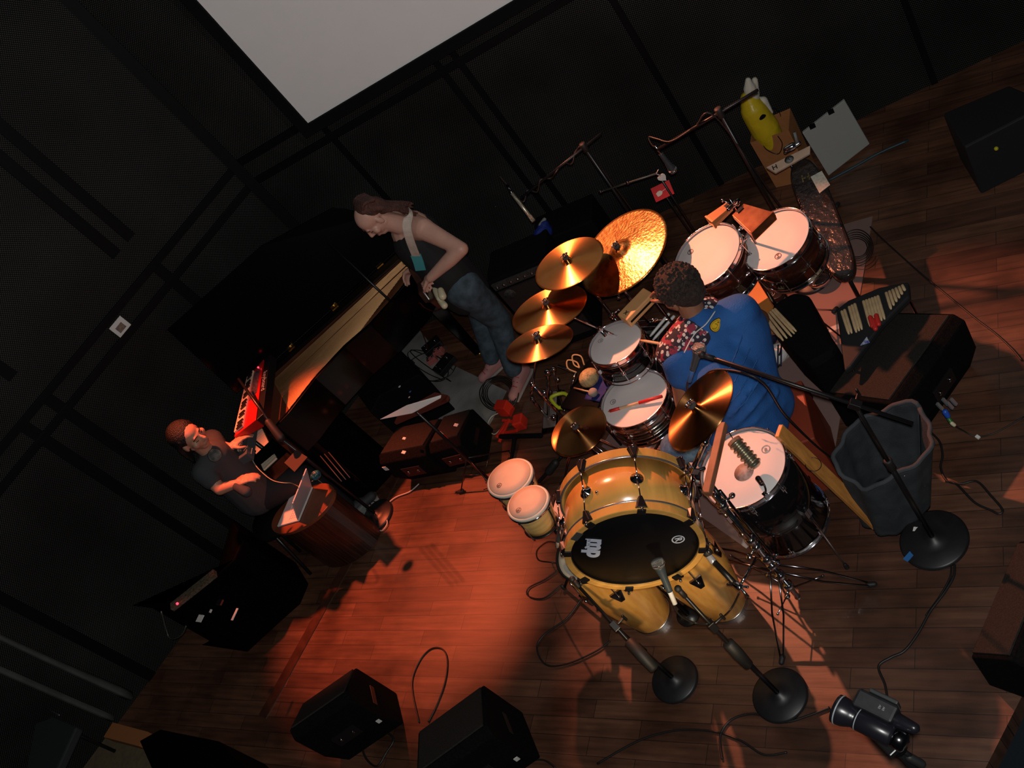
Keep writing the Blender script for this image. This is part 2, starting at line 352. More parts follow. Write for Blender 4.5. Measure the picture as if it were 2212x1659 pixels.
# ================================================================ drums
def lug_(B, R, a, z0, z1, m, t, rod=True, sz=(.016, .022, .03), hoopz=0.0):
    mb = MB(B @ Mx.Rotation(a, 4, 'Z')); mb.box((R + sz[0] / 2, 0, (z0 + z1) / 2), sz); mb.ell((R + sz[0], 0, (z0 + z1) / 2), (.008, .009, .013), n=10, m=6)
    if rod: mb.tube([(R + .012, 0, z0), (R + .012, 0, z1)], .0032, 6); mb.ell((R + .012, 0, z1), .006, n=8, m=5)
    return mb.build('lug', m, t, bevel=.002)
def drum(name, label, c, n, R, depth, shell, nl=8, hoop=CHR, head=HEADM, up=(0, 1, .2), group=None, legs=0, cat='drum', lugm=CHR, midlug=False, twist=0.):
    B = basis(n, up, c); nn = V(n).normalized(); base = V(c) - nn * depth
    t = thing(name, label, cat, (base.x, base.y, 0.0 if legs else base.z), group)
    MB(B).lathe([(R - .004, -.012), (R, -.012), (R, -depth + .008), (R - .004, -depth + .008)], 64).build('shell', shell, t)
    MB(B).lathe([(1e-6, .0022), (R * .5, .0018), (R - .006, .0), (R + .001, -.005), (R + .002, -.012)], 64).build('batter_head', head, t)
    mb = MB(B); mb.band(R + .003, R + .0065, -.022, .010, 64); mb.ring(R + .007, .0032, .010, 64); mb.ring(R + .0085, .003, -.020, 64); mb.build('hoop', hoop, t)
    mb = MB(B); mb.band(R + .003, R + .0065, -depth - .010, -depth + .020, 64); mb.ring(R + .007, .0032, -depth - .010, 64); mb.ring(R + .0085, .003, -depth + .018, 64); mb.build('bottom_hoop', hoop, t)
    MB(B).lathe([(1e-6, -depth - .001), (R - .004, -depth), (R, -depth + .008)], 48).build('resonant_head', HEADM, t)
    for i in range(nl):
        a = 2 * PI * i / nl + twist
        if midlug or depth < .2: lug_(B, R, a, -depth + .0, .008, lugm, t)
        else:
            lug_(B, R, a, -.075, .008, lugm, t); lug_(B, R, a + .0, -depth, -depth + .07, lugm, t)
    for i in range(legs):
        a = 2 * PI * i / legs + .5 + twist; d = Mx.Rotation(a, 3, 'Z') @ V((1, 0, 0)); p = V((base.x, base.y, 0)) + d * (R + .022)
        mb = MB(); top = V((p.x, p.y, c[2] - depth * .45)); mb.tube([(p.x, p.y, .03), (p.x, p.y, .0 + max(.05, c[2] - depth - .03)), top], .0055, 8)
        q = V((p.x, p.y, c[2] - depth * .55)) - d * .010; mb.box(q, (.03, .03, .05), Mx.Rotation(a, 3, 'Z')); lg = mb.build('leg', lugm, t)
        MB().cap((p.x, p.y, .012), .012, (p.x, p.y, .04), .009).build('rubber_foot', RUB, lg)
    return t, B
def logo_ring(B, t, x, y, R, s, m, ang=0., size=None, name='badge_print'):
    """printed round badge lying on a drumhead"""
    T = B @ Mx.Translation((x, y, .0032)) @ Mx.Rotation(ang, 4, 'Z'); MB(T).band(R * .80, R, -.0004, .0004, 28).build(name, m, t); text_mesh(name + '_letter', s, size or R * 1.75, T, m, t, bold=R * .03)
INK = mat('printed_ink', (.10, .025, .02), .5); INKG = mat('grey_ink', (.17, .15, .15), .6, noise=.5, scale=60, c2=(.4, .38, .36))
SHELLB = mat('black_drum_lacquer', (.006, .005, .006), .12, coat=.4)
SHELLW = mat('dark_walnut_lacquer', (.05, .014, .008), .13, noise=.6, scale=4, stretch=(1, 1, 8), coat=.6)
STEEL = mat('snare_steel', (.50, .47, .42), .2, 1.)
c, R = at_h((.374, 3.536, .868), .165, .62)
t, B = drum('snare_drum', 'steel snare drum with a red tipped stick lying across its white head', c, (.05, 0, 1), R, .15, STEEL, 10, midlug=True)
mb = MB(B)
for z in (-.035, -.075, -.115): mb.ring(R + .001, .004, z, 64)
mb.build('shell_bead', STEEL, t)
logo_ring(B, t, -.085, .085, .017, 'o', INKG, .5)
SN = (V(c), R, B)
c, R = at_h((.517, 3.902, .885), .14, .80)
t, B = drum('small_tom', 'small tom with chrome hoop and half shaded white head behind the snare', c, (.06, .01, 1), R, .15, SHELLB, 6)
logo_ring(B, t, -.04, .09, .015, 'o', INKG, .5); T12 = (V(c), R, B)
c, R = at_h((1.11, 3.77, 1.007), .178, .90)
t, B = drum('timbale', 'dark tom with bright white head between the ride cymbal and its twin', c, (-.157, .024, .987), R, .19, SHELLW, 8, midlug=False, group=None)
logo_ring(B, t, -.03, .115, .017, 'S', INK, -.5, name='maker_badge'); TA = (V(c), R, B)
c, R = at_h((1.45, 3.781, .765), .178, .86)
t, B = drum('timbale', 'dark tom farther right whose white head carries the cowbell shadow', c, (-.141, .013, .99), R, .19, SHELLW, 8)
logo_ring(B, t, -.06, -.09, .018, 'S', INK, -.7, name='maker_badge'); TB = (V(c), R, B)
c, R = at_h((.509, 3.061, .535), .203, .78)
t, B = drum('floor_tom', 'deep black floor tom with stained white head at the front right', c, (-.05, 0, 1), R, .47, SHELLB, 8, legs=3, twist=.25)
MB(B @ Mx.Translation((-.01, -.02, .0032)) @ Mx.Scale(1, 4)).lathe([(1e-6, .0003), (.045, .0)], 24).build('stick_stain', mat('stain', (.45, .34, .30), .7, noise=.5, scale=40, c2=(.78, .72, .68), alpha=.55), t)
logo_ring(B, t, .125, -.015, .020, 'a', INKG, -.6); FT = (V(c), R, B)
# small black bass drum lying in front of the drummer (its shell shows under the small tom)
c = P(1405, 775, .33); B = basis((-.55, .83, 0), (0, 0, 1), c)
t = thing('kick_drum', 'small black kick drum on the rug below the small tom', 'drum', (c.x, c.y, 0)); R = .205
MB(B).lathe([(R - .004, .17), (R, .17), (R, -.17), (R - .004, -.17)], 64).build('shell', SHELLB, t)
for z, nm in ((.18, 'batter_head'), (-.18, 'front_head')): MB(B).lathe([(1e-6, z), (R, z), (R, z * .95)], 48).build(nm, mat('black_drumhead', (.004, .004, .005), .3), t)
for z in (.175, -.175):
    MB(B).band(R + .001, R + .012, z - .02, z + .02, 64).build('hoop', SHELLB, t); MB(B).ring(R + .013, .0028, z, 64).build('hoop_inlay', CHR, t)
for i in range(8): lug_(B, R, 2 * PI * i / 8 + .3, -.17, .17, CHR, t)
for s_ in (-1, 1): MB().tube([c + B.to_3x3() @ V((s_ * .19, -.06, .12)), V((c.x, c.y, 0)) + V((B[0][0], B[1][0], 0)) * s_ * .30 + V((B[0][2], B[1][2], 0)) * .22 + V((0, 0, .01))], .006).build('spur', CHR, t)

# ---- the big maple bass drum raised over the congas
BD_C = V((-.0825, 2.687, 1.11)); BD_N = V((-.47, -.88, 0)).normalized(); R = .262; DEP = .235
B = basis(BD_N, (0, 0, 1), BD_C)
t = thing('bass_drum', 'honey maple bass drum with a black front head bearing a white logo', 'drum', (BD_C.x, BD_C.y, BD_C.z - R - .03)); BD = t
MB(B).lathe([(R - .008, .0), (R, .0), (R, -DEP), (R - .008, -DEP)], 96).build('shell', MAPLE, t)
MB(B).lathe([(1e-6, .022), (R - .012, .020), (R - .004, .012)], 96).build('front_head', mat('ebony_drumhead', (.0025, .0025, .003), .42), t)
MB(B).lathe([(1e-6, -DEP - .022), (R - .012, -DEP - .020), (R - .004, -DEP - .01)], 96).build('batter_head', HEADM, t)
for z0, z1 in ((-.006, .034), (-DEP - .034, -DEP + .006)):
    MB(B).band(R - .010, R + .016, z0, z1, 96).build('wooden_hoop', MAPLE, t, bevel=.003)
    MB(B).ring(R + .0135, .0045, -.009 if z0 > -.1 else -DEP + .011, 96).build('hoop_inlay', mat('inlay_silver', (.40, .40, .42), .25, .8), t)
MB(B).band(R - .013, R - .008, .012, .024, 96).build('felt_ring', BLK, t)
for i in range(8):
    a = 2 * PI * i / 8 + .22; T = B @ Mx.Rotation(a, 4, 'Z')
    mb = MB(T @ Mx.Translation((R + .006, 0, -DEP / 2)) @ Mx.Rotation(PI / 2, 4, 'Y')); mb.lathe([(1e-6, -.001), (.027, 0), (.026, .006), (.012, .012), (.010, .020), (1e-6, .022)], 24); lg = mb.build('lug', CHR, t)
    for sg, zz in ((1, .030), (-1, -DEP - .030)):
        mb = MB(T); e = zz; mb.tube([(R + .024, 0, -DEP / 2 + sg * .012), (R + .028, 0, e - sg * .030)], .0030, 6); mb.build('tension_rod', CHR, t)
        mb = MB(T); mb.hexa([(R + .014, -.010, e - sg * .052), (R + .014, .010, e - sg * .052), (R + .034, .006, e - sg * .050), (R + .034, -.006, e - sg * .050)], [(R + .014, -.026, e - sg * .004), (R + .014, .026, e - sg * .004), (R + .030, .018, e + sg * .002), (R + .030, -.018, e + sg * .002)])
        mb.box((R + .004, 0, e + sg * .006), (.030, .034, .008)); cl = mb.build('claw_hook', BLK, t, bevel=.003)
        mb = MB(T); mb.lathe([(1e-6, -.004), (.0055, -.004), (.0055, .010), (1e-6, .012)], 6, (R + .027, 0, e + sg * .006)); mb.build('claw_bolt', CHR, cl)
MB(B @ Mx.Rotation(PI / 2 + .55, 4, 'Z')).box((R - .0, 0, .028), (.028, .05, .0165)).build('hoop_tape', mat('grey_tape', (.05, .055, .05), .6), t)
MB(B @ Mx.Rotation(PI / 2 + .05, 4, 'Z')).lathe([(1e-6, 0), (.007, .001), (.006, .004)], 16, (R + .001, 0, -.10), (1, 0, 0)).build('vent_grommet', CHR, t)
# logos on the black head: read with the drum turned an eighth of a turn
def on_head(px, py): 
    r = P(px, py) - CAM; tt = (BD_C + BD_N * .023 - CAM).dot(BD_N) / r.dot(BD_N); q = CAM + r * tt; return B.inverted() @ q
e0, e1 = on_head(1283, 1152), on_head(1276, 1220); ang = math.atan2(e1.y - e0.y, e1.x - e0.x)
LOGO = mat('logo_white', (.62, .66, .78), .5)
q = on_head(1287, 1183); T = B @ Mx.Translation((q.x, q.y, .0235)) @ Mx.Rotation(ang, 4, 'Z'); text_mesh('logo_print', 'mp', .098, T, LOGO, t, bold=.0045, shear=.15)
q = on_head(1272, 1174); T = B @ Mx.Translation((q.x, q.y, .0235)) @ Mx.Rotation(ang, 4, 'Z'); text_mesh('small_logo_print', 'pming', .027, T, LOGO, t, bold=.0008, shear=.15)
q = on_head(1465, 1165); T = B @ Mx.Translation((q.x, q.y, 0.0205)) @ Mx.Rotation(ang + .3, 4, 'Z')
logo_ring(T, t, 0, 0, .026, 'R', LOGO, 0, .04, name='round_logo_print')
# stand that carries the bass drum: low cradle on four legs, hidden between the congas
st = thing('drum_cradle', 'low black cradle under the maple bass drum', 'drum stand', (BD_C.x, BD_C.y, 0)); A3 = B.to_3x3(); pc = BD_C - BD_N * (DEP / 2)
cb = V((-.145, 3.06, 0)); MB().tube([cb + V((0, 0, .02)), cb + V((0, 0, .80)), pc + A3 @ V((0, -.285, 0))], .014).build('column', BLK, st)
MB(Mx.Translation(cb)).lathe([(1e-6, 0), (.06, 0), (.06, .012), (1e-6, .02)], 24).build('foot_plate', BLK, st)
for s_ in (-1, 1): MB().tube([pc + A3 @ V((s_ * .15, -.235, -.08)), pc + A3 @ V((s_ * .15, -.235, .08))], .012).build('cradle_bar', BLK, st)

# ---- congas
def conga(label, foot, h, grp):
    t = thing('conga', label, 'conga drum', (foot.x, foot.y, 0), grp); T = Mx.Translation((foot.x, foot.y, 0))
    prof = [(.100, .0), (.104, .02), (.122, .12), (.142, .24), (.158, .36), (.163, .45), (.160, .53), (.150, .62), (.143, h - .02)]
    MB(T).lathe(prof, 64).build('shell', CONGA, t)
    MB(T).lathe([(1e-6, h + .003), (.12, h + .002), (.141, h - .003), (.147, h - .012)], 64).build('drumhead', mat('rawhide', (.50, .46, .38), .6, noise=.2, scale=12), t)
    mb = MB(T); mb.band(.147, .1515, h - .036, h - .004, 64); mb.ring(.151, .006, h - .006, 64); mb.build('rim', BLK, t)
    mb = MB(T); mb.band(.1005, .108, .0, .034, 64); mb.ring(.107, .004, .030, 64); mb.build('metal_foot_band', mat('brushed_chrome', (.62, .60, .58), .22, 1.), t)
    mb = MB(T); mb.ring(.152, .0022, .560, 64); mb.build('side_plate_band', BLK, t)
    for i in range(6):
        a = 2 * PI * i / 6 + .35; Q = T @ Mx.Rotation(a, 4, 'Z')
        mb = MB(Q @ Mx.Translation((.166, 0, .50)) @ Mx.Rotation(PI / 2, 4, 'Y')); mb.prism([(.045, -.012), (.045, .012), (-.035, .032), (-.035, -.032)], -.007, .006); lp = mb.build('side_plate', CHRD, t, bevel=.003)
        mb = MB(Q); mb.tube([(.172, 0, .50), (.163, 0, .60), (.158, 0, h - .03)], .0042, 6); mb.ell((.172, 0, .505), .009, n=8, m=6); mb.build('tuning_lug', CHR, lp)
conga('oak conga with chrome side plates left of its twin under the bass drum', P(1410, 1330), .70, None)
conga('oak conga at the right whose foot shows below the chrome drum stand', P(1570, 1305), .68, None)
# ---- bongos
bt = thing('bongos', 'pair of pale wooden bongos on a black stand left of the maple drum', 'bongos', P(1110, 1130, .0)); ptsb = []
for (c0, R0, h) in (((-.289, 3.381, 1.197), .108, .92), ((-.291, 3.119, 1.263), .092, .95)):
    c, R = at_h(c0, R0, h); n = V((.18, .02, 1)); B = basis(n, (0, 1, 0), c); ptsb.append(V(c) - n.normalized() * .08)
    sh = MB(B).lathe([(R * .93, -.015), (R * .95, -.05), (R * .86, -.12), (R * .80, -.165), (R * .76, -.165)], 48).build('shell', mat('bongo_ash', (.66, .46, .17), .25, noise=.3, scale=4, stretch=(1, 1, 9), coat=.4), bt)
    MB(B).lathe([(1e-6, .010), (R * .6, .009), (R * .92, .002), (R * .97, -.012)], 48).build('drumhead', mat('natural_skin_head', (.66, .50, .38), .55, noise=.15, scale=9), bt)
    mb = MB(B); mb.ring(R * .965, .009, -.012, 56); mb.build('head_collar', mat('pale_collar', (.62, .62, .52), .4), bt)
    mb = MB(B); mb.ring(R * 1.01, .0065, -.024, 56); mb.build('chrome_rim', CHR, bt)
    mb = MB(B); mb.band(R * .80, R * .84, -.17, -.155, 48); mb.ring(R * .84, .004, -.168, 48); mb.build('bottom_ring', BLK, bt)
    for i in range(4):
        a = 2 * PI * i / 4 + .6; mb = MB(B @ Mx.Rotation(a, 4, 'Z')); mb.tube([(R * 1.03, 0, -.022), (R * .97, 0, -.10), (R * .88, 0, -.17), (R * .84, 0, -.185)], .0042, 6); mb.ell((R * 1.03, 0, -.03), .009, n=8, m=6); mb.build('tension_rod', BLK if i % 2 else CHR, bt)
    logo_ring(B @ Mx.Translation((0, 0, .006)), bt, -R * .55, -.02, .014, 'R', INK, 1.2, name='head_badge')
    hinge = None
MB().cap(ptsb[0], .03, ptsb[1], .03).build('centre_block', BLK, bt)
pm = (ptsb[0] + ptsb[1]) / 2
mb = MB(); mb.tube([pm, (pm.x, pm.y, .30)], .011); mb.cap((pm.x, pm.y, .45), .02, (pm.x, pm.y, .55), .02); mb.build('stand_pole', BLK, bt)
for i in range(3):
    a = 2 * PI * i / 3 + .4; e = V((pm.x + .27 * math.cos(a), pm.y + .27 * math.sin(a), .012)); mb = MB(); mb.tube([(pm.x, pm.y, .34), e], .008); lg = mb.build('leg', BLK, bt); MB().cap(e, .012, e + V((0, 0, .02)), .011).build('rubber_foot', RUB, lg)
# ---- pale tom behind the maple drum
c = P(1266, 1084, .50)
t, B = drum('low_tom', 'pale headed low tom half hidden behind the maple bass drum', c, (0, 0, 1), .195, .30, SHELLB, 6, head=mat('peach_drumhead', (.72, .58, .50), .5), legs=3, hoop=BLK)

# ================================================================ cymbals
CYM = mat('cymbal_bronze', (.72, .38, .12), .32, 1., noise=.35, scale=5, aniso=1., c2=(.55, .26, .07))
CYMD = mat('dark_cymbal_bronze', (.58, .29, .10), .34, 1., noise=.5, scale=4, aniso=1., c2=(.34, .15, .05))
HAM = mat('hammered_bronze', (.60, .40, .14), .30, 1., noise=.6, scale=26, bump=.22, bscale=62, aniso=.5, c2=(.36, .21, .07))
def cymbal(label, c, n, R, m, bell=.16, logo=None, bowl=.10, grp=None):
    B = basis(n, (0, 1, .2)); br = R * bell; hb = R * .11
    def pz(r):
        if r < br: return hb * math.cos(r / br * PI / 2) ** .8 + R * bowl * .92
        q = (r - br) / (R - br); return R * bowl * (1 - q) ** 1.15 * .92
    rs = [.004] + [br * i / 6 for i in range(1, 7)] + [br + (R - br) * i / 14 for i in range(1, 15)]
    prof = [(r, pz(r) + .0008) for r in rs]; prof += [(r, z - .0018) for r, z in prof[::-1]]
    mb = MB(); mb.lathe(prof, 96); o = mb.build('cymbal', m, origin=(0, 0, 0)); o.matrix_world = Mx.Translation(V(c)) @ B; tag(o, label, 'cymbal', grp)
    top = pz(0)
    def sub(nm, mbx, mm):
        q = mbx.build(nm, mm, origin=(0, 0, 0)); q.parent = o; q.matrix_parent_inverse = Mx.Identity(4); q.location = (0, 0, 0); return q
    sub('felt', MB().lathe([(.018, top - .002), (.018, top + .009), (.006, top + .010)], 16), mat('felt', (.05, .045, .045), .95))
    mb = MB(); mb.lathe([(1e-6, top + .009), (.008, top + .009), (.007, top + .028), (1e-6, top + .030)], 12)
    for s_ in (-1, 1): mb.ell((s_ * .013, 0, top + .020), (.010, .003, .008), n=8, m=6)
    sub('wing_nut', mb, CHR)
    if logo:
        s_, x, y, z_, sz, a = logo; T = Mx.Translation((x, y, pz(math.hypot(x, y)) + .0014)) @ Mx.Rotation(a, 4, 'Z')
        cu = bpy.data.curves.new('l', 'FONT'); cu.body = s_; cu.size = sz; cu.align_x = 'CENTER'; cu.extrude = .0012; tt = bpy.data.objects.new('l', cu); col.objects.link(tt)
        me = bpy.data.meshes.new_from_object(tt.evaluated_get(bpy.context.evaluated_depsgraph_get())); bpy.data.objects.remove(tt); me.transform(T); me.materials.clear(); me.materials.append(INK)
        q = bpy.data.objects.new('maker_print', me); col.objects.link(q); q.parent = o
    return V(c), V(n).normalized(), R
c, R = at_h((.832, 3.984, 1.21), .254, 1.0); RIDE = cymbal('huge hammered golden ride cymbal, the largest of the kit', c, (-.136, .017, .99), R, HAM, .22)
c, R = at_h((.67, 4.513, .995), .203, 1.12); CR = cymbal('smooth orange crash cymbal overlapping the hammered ride', c, (.10, .02, .995), R, CYM, .15)
c, R = at_h((.37, 3.898, 1.328), .19, 1.04); HU = cymbal('orange cymbal just below the smooth crash cymbal', c, (.22, .083, .972), R, CYM, .15)
c, R = at_h((.257, 4.368, .848), .19, 1.20); HL = cymbal('lowest and darkest of the three orange cymbals at the left', c, (.312, .149, .938), R, CYMD, .2)
c, R = at_h((.08, 3.647, .86), .15, .82); SAB = cymbal('small plain bronze cymbal left of the snare drum', c, (.03, 0, 1), R, CYMD, .13, ('hh', .03, -.04, 0, .03, -.7))
CYR = cymbal('steeply tilted copper cymbal between the snare and the drummer', (.458, 2.74, 1.358), (-.25, .30, .90), .178, CYMD, .14)
# ================================================================ stands, microphones, small percussion
def fixed_xy(px, py, xy):
    """height on the vertical line over xy that the photograph shows at this pixel"""
    r = P(px, py) - CAM; best = min(((abs(CAM.x + r.x * k / 400 - xy[0]) + abs(CAM.y + r.y * k / 400 - xy[1])), CAM.z + r.z * k / 400) for k in range(100, 401)); return max(.05, best[1])
def tripod(t, xy, m, hub=.32, R=.27, a0=0., feet=None, double=True, w=.016):
    for i in range(3):
        e = V(feet[i]) if feet else V((xy[0] + R * math.cos(a0 + 2 * PI * i / 3), xy[1] + R * math.sin(a0 + 2 * PI * i / 3), 0)); e = V((e.x, e.y, .014)); top = V((xy[0], xy[1], hub)); d = (e - top); sd = V((-d.y, d.x, 0)).normalized() * (w / 2)
        mb = MB()
        mb.tube([top + sd, top + d * .5 + sd * 1.6, e + sd * .4], .0045, 6)
        if double: mb.tube([top - sd, top + d * .5 - sd * 1.6, e - sd * .4], .0045, 6); mb.ell(top + d * .5, .007, n=8, m=6)
        mb.tube([V((xy[0], xy[1], hub * .38)), top + d * .5], .0036, 6); lg = mb.build('leg', m, t)
        dn = V((d.x, d.y, 0)).normalized(); MB().cap(e - dn * .012 + V((0, 0, .004)), .014, e + dn * .012, .013).build('rubber_foot', RUB, lg)
def cym_stand(label, C_, n, R_bowl, xy, a0=0., m=CHR, joint=None, feet=None, hub=.34, R=.27):
    t = thing('cymbal_stand', label, 'cymbal stand', (xy[0], xy[1], 0)); C_ = V(C_); n = V(n).normalized(); top = C_ + n * R_bowl * .10
    J = V((xy[0], xy[1], joint)) if joint else V((xy[0], xy[1], C_.z - .10))
    mb = MB(); mb.tube([(xy[0], xy[1], .10), (xy[0], xy[1], J.z * .55)], .0125, 12); mb.tube([(xy[0], xy[1], J.z * .55), J], .0095, 12); mb.build('pole', m, t)
    for z in (J.z * .55, hub + .02):
        mb = MB(); mb.lathe([(.0125, 0), (.019, .004), (.019, .034), (.0125, .04)], 16, (xy[0], xy[1], z - .02)); mb.tube([(xy[0] + .015, xy[1], z), (xy[0] + .045, xy[1], z)], .004); mb.ell((xy[0] + .048, xy[1], z), (.004, .016, .007), n=10, m=6); mb.build('height_clamp', m, t)
    mb = MB(); mb.ell(J, .017, n=12, m=8); mb.tube([J, top + n * .0], .0052, 8); 
    if joint: mb.tube([J, J - (top - J).normalized() * .10], .0065, 8); mb.ell(J - (top - J).normalized() * .11, .011, n=10, m=6)
    mb.build('boom_arm', m, t); tripod(t, xy, m, hub, R, a0, feet); return t
cym_stand('chrome tripod stand under the hammered ride cymbal', RIDE[0], RIDE[1], RIDE[2], (RIDE[0].x - .10, RIDE[0].y + .06), .5, joint=.82)
cym_stand('chrome tripod stand under the smooth crash cymbal', CR[0], CR[1], CR[2], (CR[0].x + .03, CR[0].y + .12), 1.2)
cym_stand('chrome tripod stand of the orange cymbal beside the crash', HU[0], HU[1], HU[2], (HU[0].x + .12, HU[0].y - .18), .1, joint=.86)
q = P(1296, 990, .05); cym_stand('chrome stand with a slanted arm rising to the cymbal with the rod', HL[0], HL[1], HL[2], (q.x, q.y), .7, joint=fixed_xy(1138, 842, q))
cym_stand('short chrome stand of the small bronze cymbal left of the snare', SAB[0], SAB[1], SAB[2], (SAB[0].x + .10, SAB[0].y - .12), 2.0, joint=.62, hub=.26, R=.2)
# arm of the tilted copper cymbal, clamped to the maple bass drum
t = thing('cymbal_arm', 'short chrome arm holding the tilted copper cymbal beside the maple drum', 'cymbal arm', P(1490, 1020, 1.12)); J = P(1545, 908, 1.30); K = P(1497, 1012, 1.16)
mb = MB(); mb.tube([K, J], .0105, 12); mb.lathe([(.0105, 0), (.014, .003), (.014, .02), (.0105, .022)], 14, K.lerp(J, .5), (J - K)); mb.build('tube', CHR, t)
mb = MB(); mb.ell(J, .02, n=14, m=10); mb.tube([J, CYR[0] + CYR[1] * .02], .006); mb.build('tilter', CHR, t)
mb = MB(); mb.box(K, (.045, .035, .03), basis((J - K), (0, 0, 1))); mb.cap(K + V((-.03, .01, 0)), .009, K + V((.03, -.02, -.02)), .009); mb.ell(K + V((-.03, -.02, -.02)), (.01, .02, .012)); mb.build('clamp', CHR, t, bevel=.003)
MB().tube([K, V((.17, 2.62, 1.12))], .007).build('mounting_rod', CHRD, t)
# percussion stand at the lower right of the maple drum
xy = (.29, 2.70); t = thing('percussion_stand', 'tall chrome percussion stand with many clamps between conga and floor tom', 'stand', (xy[0], xy[1], 0)); PST = t
mb = MB(); mb.tube([(xy[0], xy[1], .03), (xy[0], xy[1], .98)], .0125, 12); mb.ell((xy[0], xy[1], .04), .016, n=12, m=8); mb.build('pole', CHR, t)
MB().tube([(xy[0] + .03, xy[1] + .02, .35), (xy[0] + .03, xy[1] + .02, .95)], .008, 10).build('second_pole', CHRD, t)
for i, z in enumerate((.90, .60, .54, .42, .36, .26, .16)):
    mb = MB(); mb.lathe([(.012, 0), (.023, .003), (.023, .036), (.012, .04)], 16, (xy[0], xy[1], z - .02)); a = i * 1.7
    mb.tube([(xy[0], xy[1], z), (xy[0] + .05 * math.cos(a), xy[1] + .05 * math.sin(a), z)], .0055); mb.ell((xy[0] + .055 * math.cos(a), xy[1] + .055 * math.sin(a), z), (.015, .015, .009), n=10, m=6); mb.build('clamp', CHR, t)
tripod(t, xy, CHRD, .34, .3, 0, [P(1885, 1266), P(1692, 1428), P(1500, 1180)], True, .035)
# ---- microphones
GRILLE = mat('mic_grille', (.55, .54, .52), .35, .9, bump=.8, bscale=420, noise=.5, scale=300)
MICB = mat('mic_body', (.04, .055, .065), .38); CAPM = mat('blue_tape', (.03, .16, .45), .5)
def dyn_mic(label, tip, tail, ball=.026, tape=None, cable=None, grp=None):
    tip, tail = V(tip), V(tail); d = (tip - tail); Ln = d.length; d.normalize(); t = thing('microphone', label, 'microphone', tail, grp)
    B = basis(d, (0, 0.2, 1), tail)
    MB(B).lathe([(.012, 0), (.0125, .01), (.015, Ln * .5), (.021, Ln - ball * 1.5), (.022, Ln - ball * 1.3)], 24).build('body', MICB, t)
    mb = MB(B); mb.lathe([(.022, Ln - ball * 1.35), (ball * .98, Ln - ball), (ball, Ln - ball * .7), (ball * .92, Ln - ball * .25), (ball * .62, Ln - .003), (1e-6, Ln)], 28); g = mb.build('grille', GRILLE, t)
    MB(B).ring(ball * .97, .0022, Ln - ball * .85, 32).build('grille_band', CHR, g)
    MB(B).lathe([(.0095, -.055), (.0098, -.005), (.012, .0)], 16).build('connector', CHRD if not tape else tape, t)
    return t
def mic_cable(label, pts, r=.0035, m=CABLE, k=8, name='microphone_cable', grp=None): return tag(MB().tube(pts, r, 6, smooth=k).build(name, m), label, 'cable', grp)
def round_base(t, c, R):
    T = Mx.Translation((c.x, c.y, 0)); m = mat('cast_iron_base', (.016, .016, .018), .42, noise=.3, scale=20)
    MB(T).lathe([(1e-6, 0), (R * .96, 0), (R, .006), (R, .016), (R * .93, .023), (R * .5, .029), (.03, .036), (.018, .05), (1e-6, .05)], 64).build('round_base', m, t)
def clutch(mb, p, d, r=.016, L_=.06): mb.lathe([(r * .7, -L_ / 2), (r, -L_ / 2 + .004), (r * .9, 0), (r, L_ / 2 - .004), (r * .7, L_ / 2)], 16, p, d)
def boom_stand(label, base, R, piv_h, mic_end, tail_end, cw=.0, grp=None, shaft_m=BLK):
    t = thing('microphone_stand', label, 'microphone stand', (base.x, base.y, 0), grp); round_base(t, base, R); xy = (base.x, base.y)
    pv = V((xy[0], xy[1], piv_h)); mb = MB(); mb.tube([(xy[0], xy[1], .045), (xy[0], xy[1], piv_h * .6)], .0115, 12); mb.tube([(xy[0], xy[1], piv_h * .6), pv], .0085, 12); mb.build('shaft', shaft_m, t)
    mb = MB(); clutch(mb, (xy[0], xy[1], piv_h * .6), (0, 0, 1), .018, .07); mb.build('height_grip', RUB, t)
    d = (V(mic_end) - V(tail_end)).normalized(); mb = MB(); mb.tube([V(tail_end), V(mic_end)], .0078, 10); mb.build('boom', shaft_m, t)
    sd = d.cross(V((0, 0, 1))).normalized(); c_ = V(tail_end) + d * ((pv - V(tail_end)).dot(d)); mb = MB(); mb.box(c_, (.03, .036, .045), basis(d, (0, 0, 1))); mb.tube([c_, c_ + sd * .05], .006); mb.cap(c_ + sd * .055 + V((0, 0, -.018)), .006, c_ + sd * .055 + V((0, 0, .018)), .006); mb.tube([pv, c_], .010); mb.build('boom_clutch', BLK, t, bevel=.003)
    if cw: MB().lathe([(.012, 0), (.022, .006), (.026, cw * .5), (.024, cw - .006), (.012, cw)], 20, V(tail_end) - d * .01, d).build('counterweight', RUB, t)
    mb = MB(); mb.tube([V(mic_end) - d * .02, V(mic_end) + d * .025], .011); mb.ell(V(mic_end) + d * .03, .015, n=12, m=8); mb.build('mic_clip', RUB, t)
    return t
b1, b2, b3 = P(2019, 1169), P(1687, 1504), P(1460, 1470)
h1 = fixed_xy(1848, 872, b1); m1 = P(1532, 771, 1.42); pv1 = V((b1.x, b1.y, h1)); d1 = (m1 - pv1).normalized()
boom_stand('black stand with a wide round base and blue tape, its boom over the drummer', b1, .149, h1, m1, pv1 - d1 * .22, 0.)
t = thing('tape_strip', 'strip of blue tape stuck on the wide round stand base', 'tape', P(1966, 1199, .022)); 
MB(basis((0, 0, 1), (P(1974, 1190) - P(1958, 1208)), P(1966, 1199, .0245))).box((0, 0, 0), (.026, .066, .0016)).build('tape', CAPM, t)
t = thing('white_label', 'small white label stuck on the wide round stand base', 'label', P(1977, 1143, .026)); MB(basis((0, 0, 1), (.8, .5, 0), P(1977, 1143, .0270))).box((0, 0, 0), (.018, .022, .0012)).build('label_card', PAP, t)
dyn_mic('microphone with a round steel grille hanging over the drummer', P(1513, 744, 1.43), P(1496, 800, 1.34), .0275, CAPM)
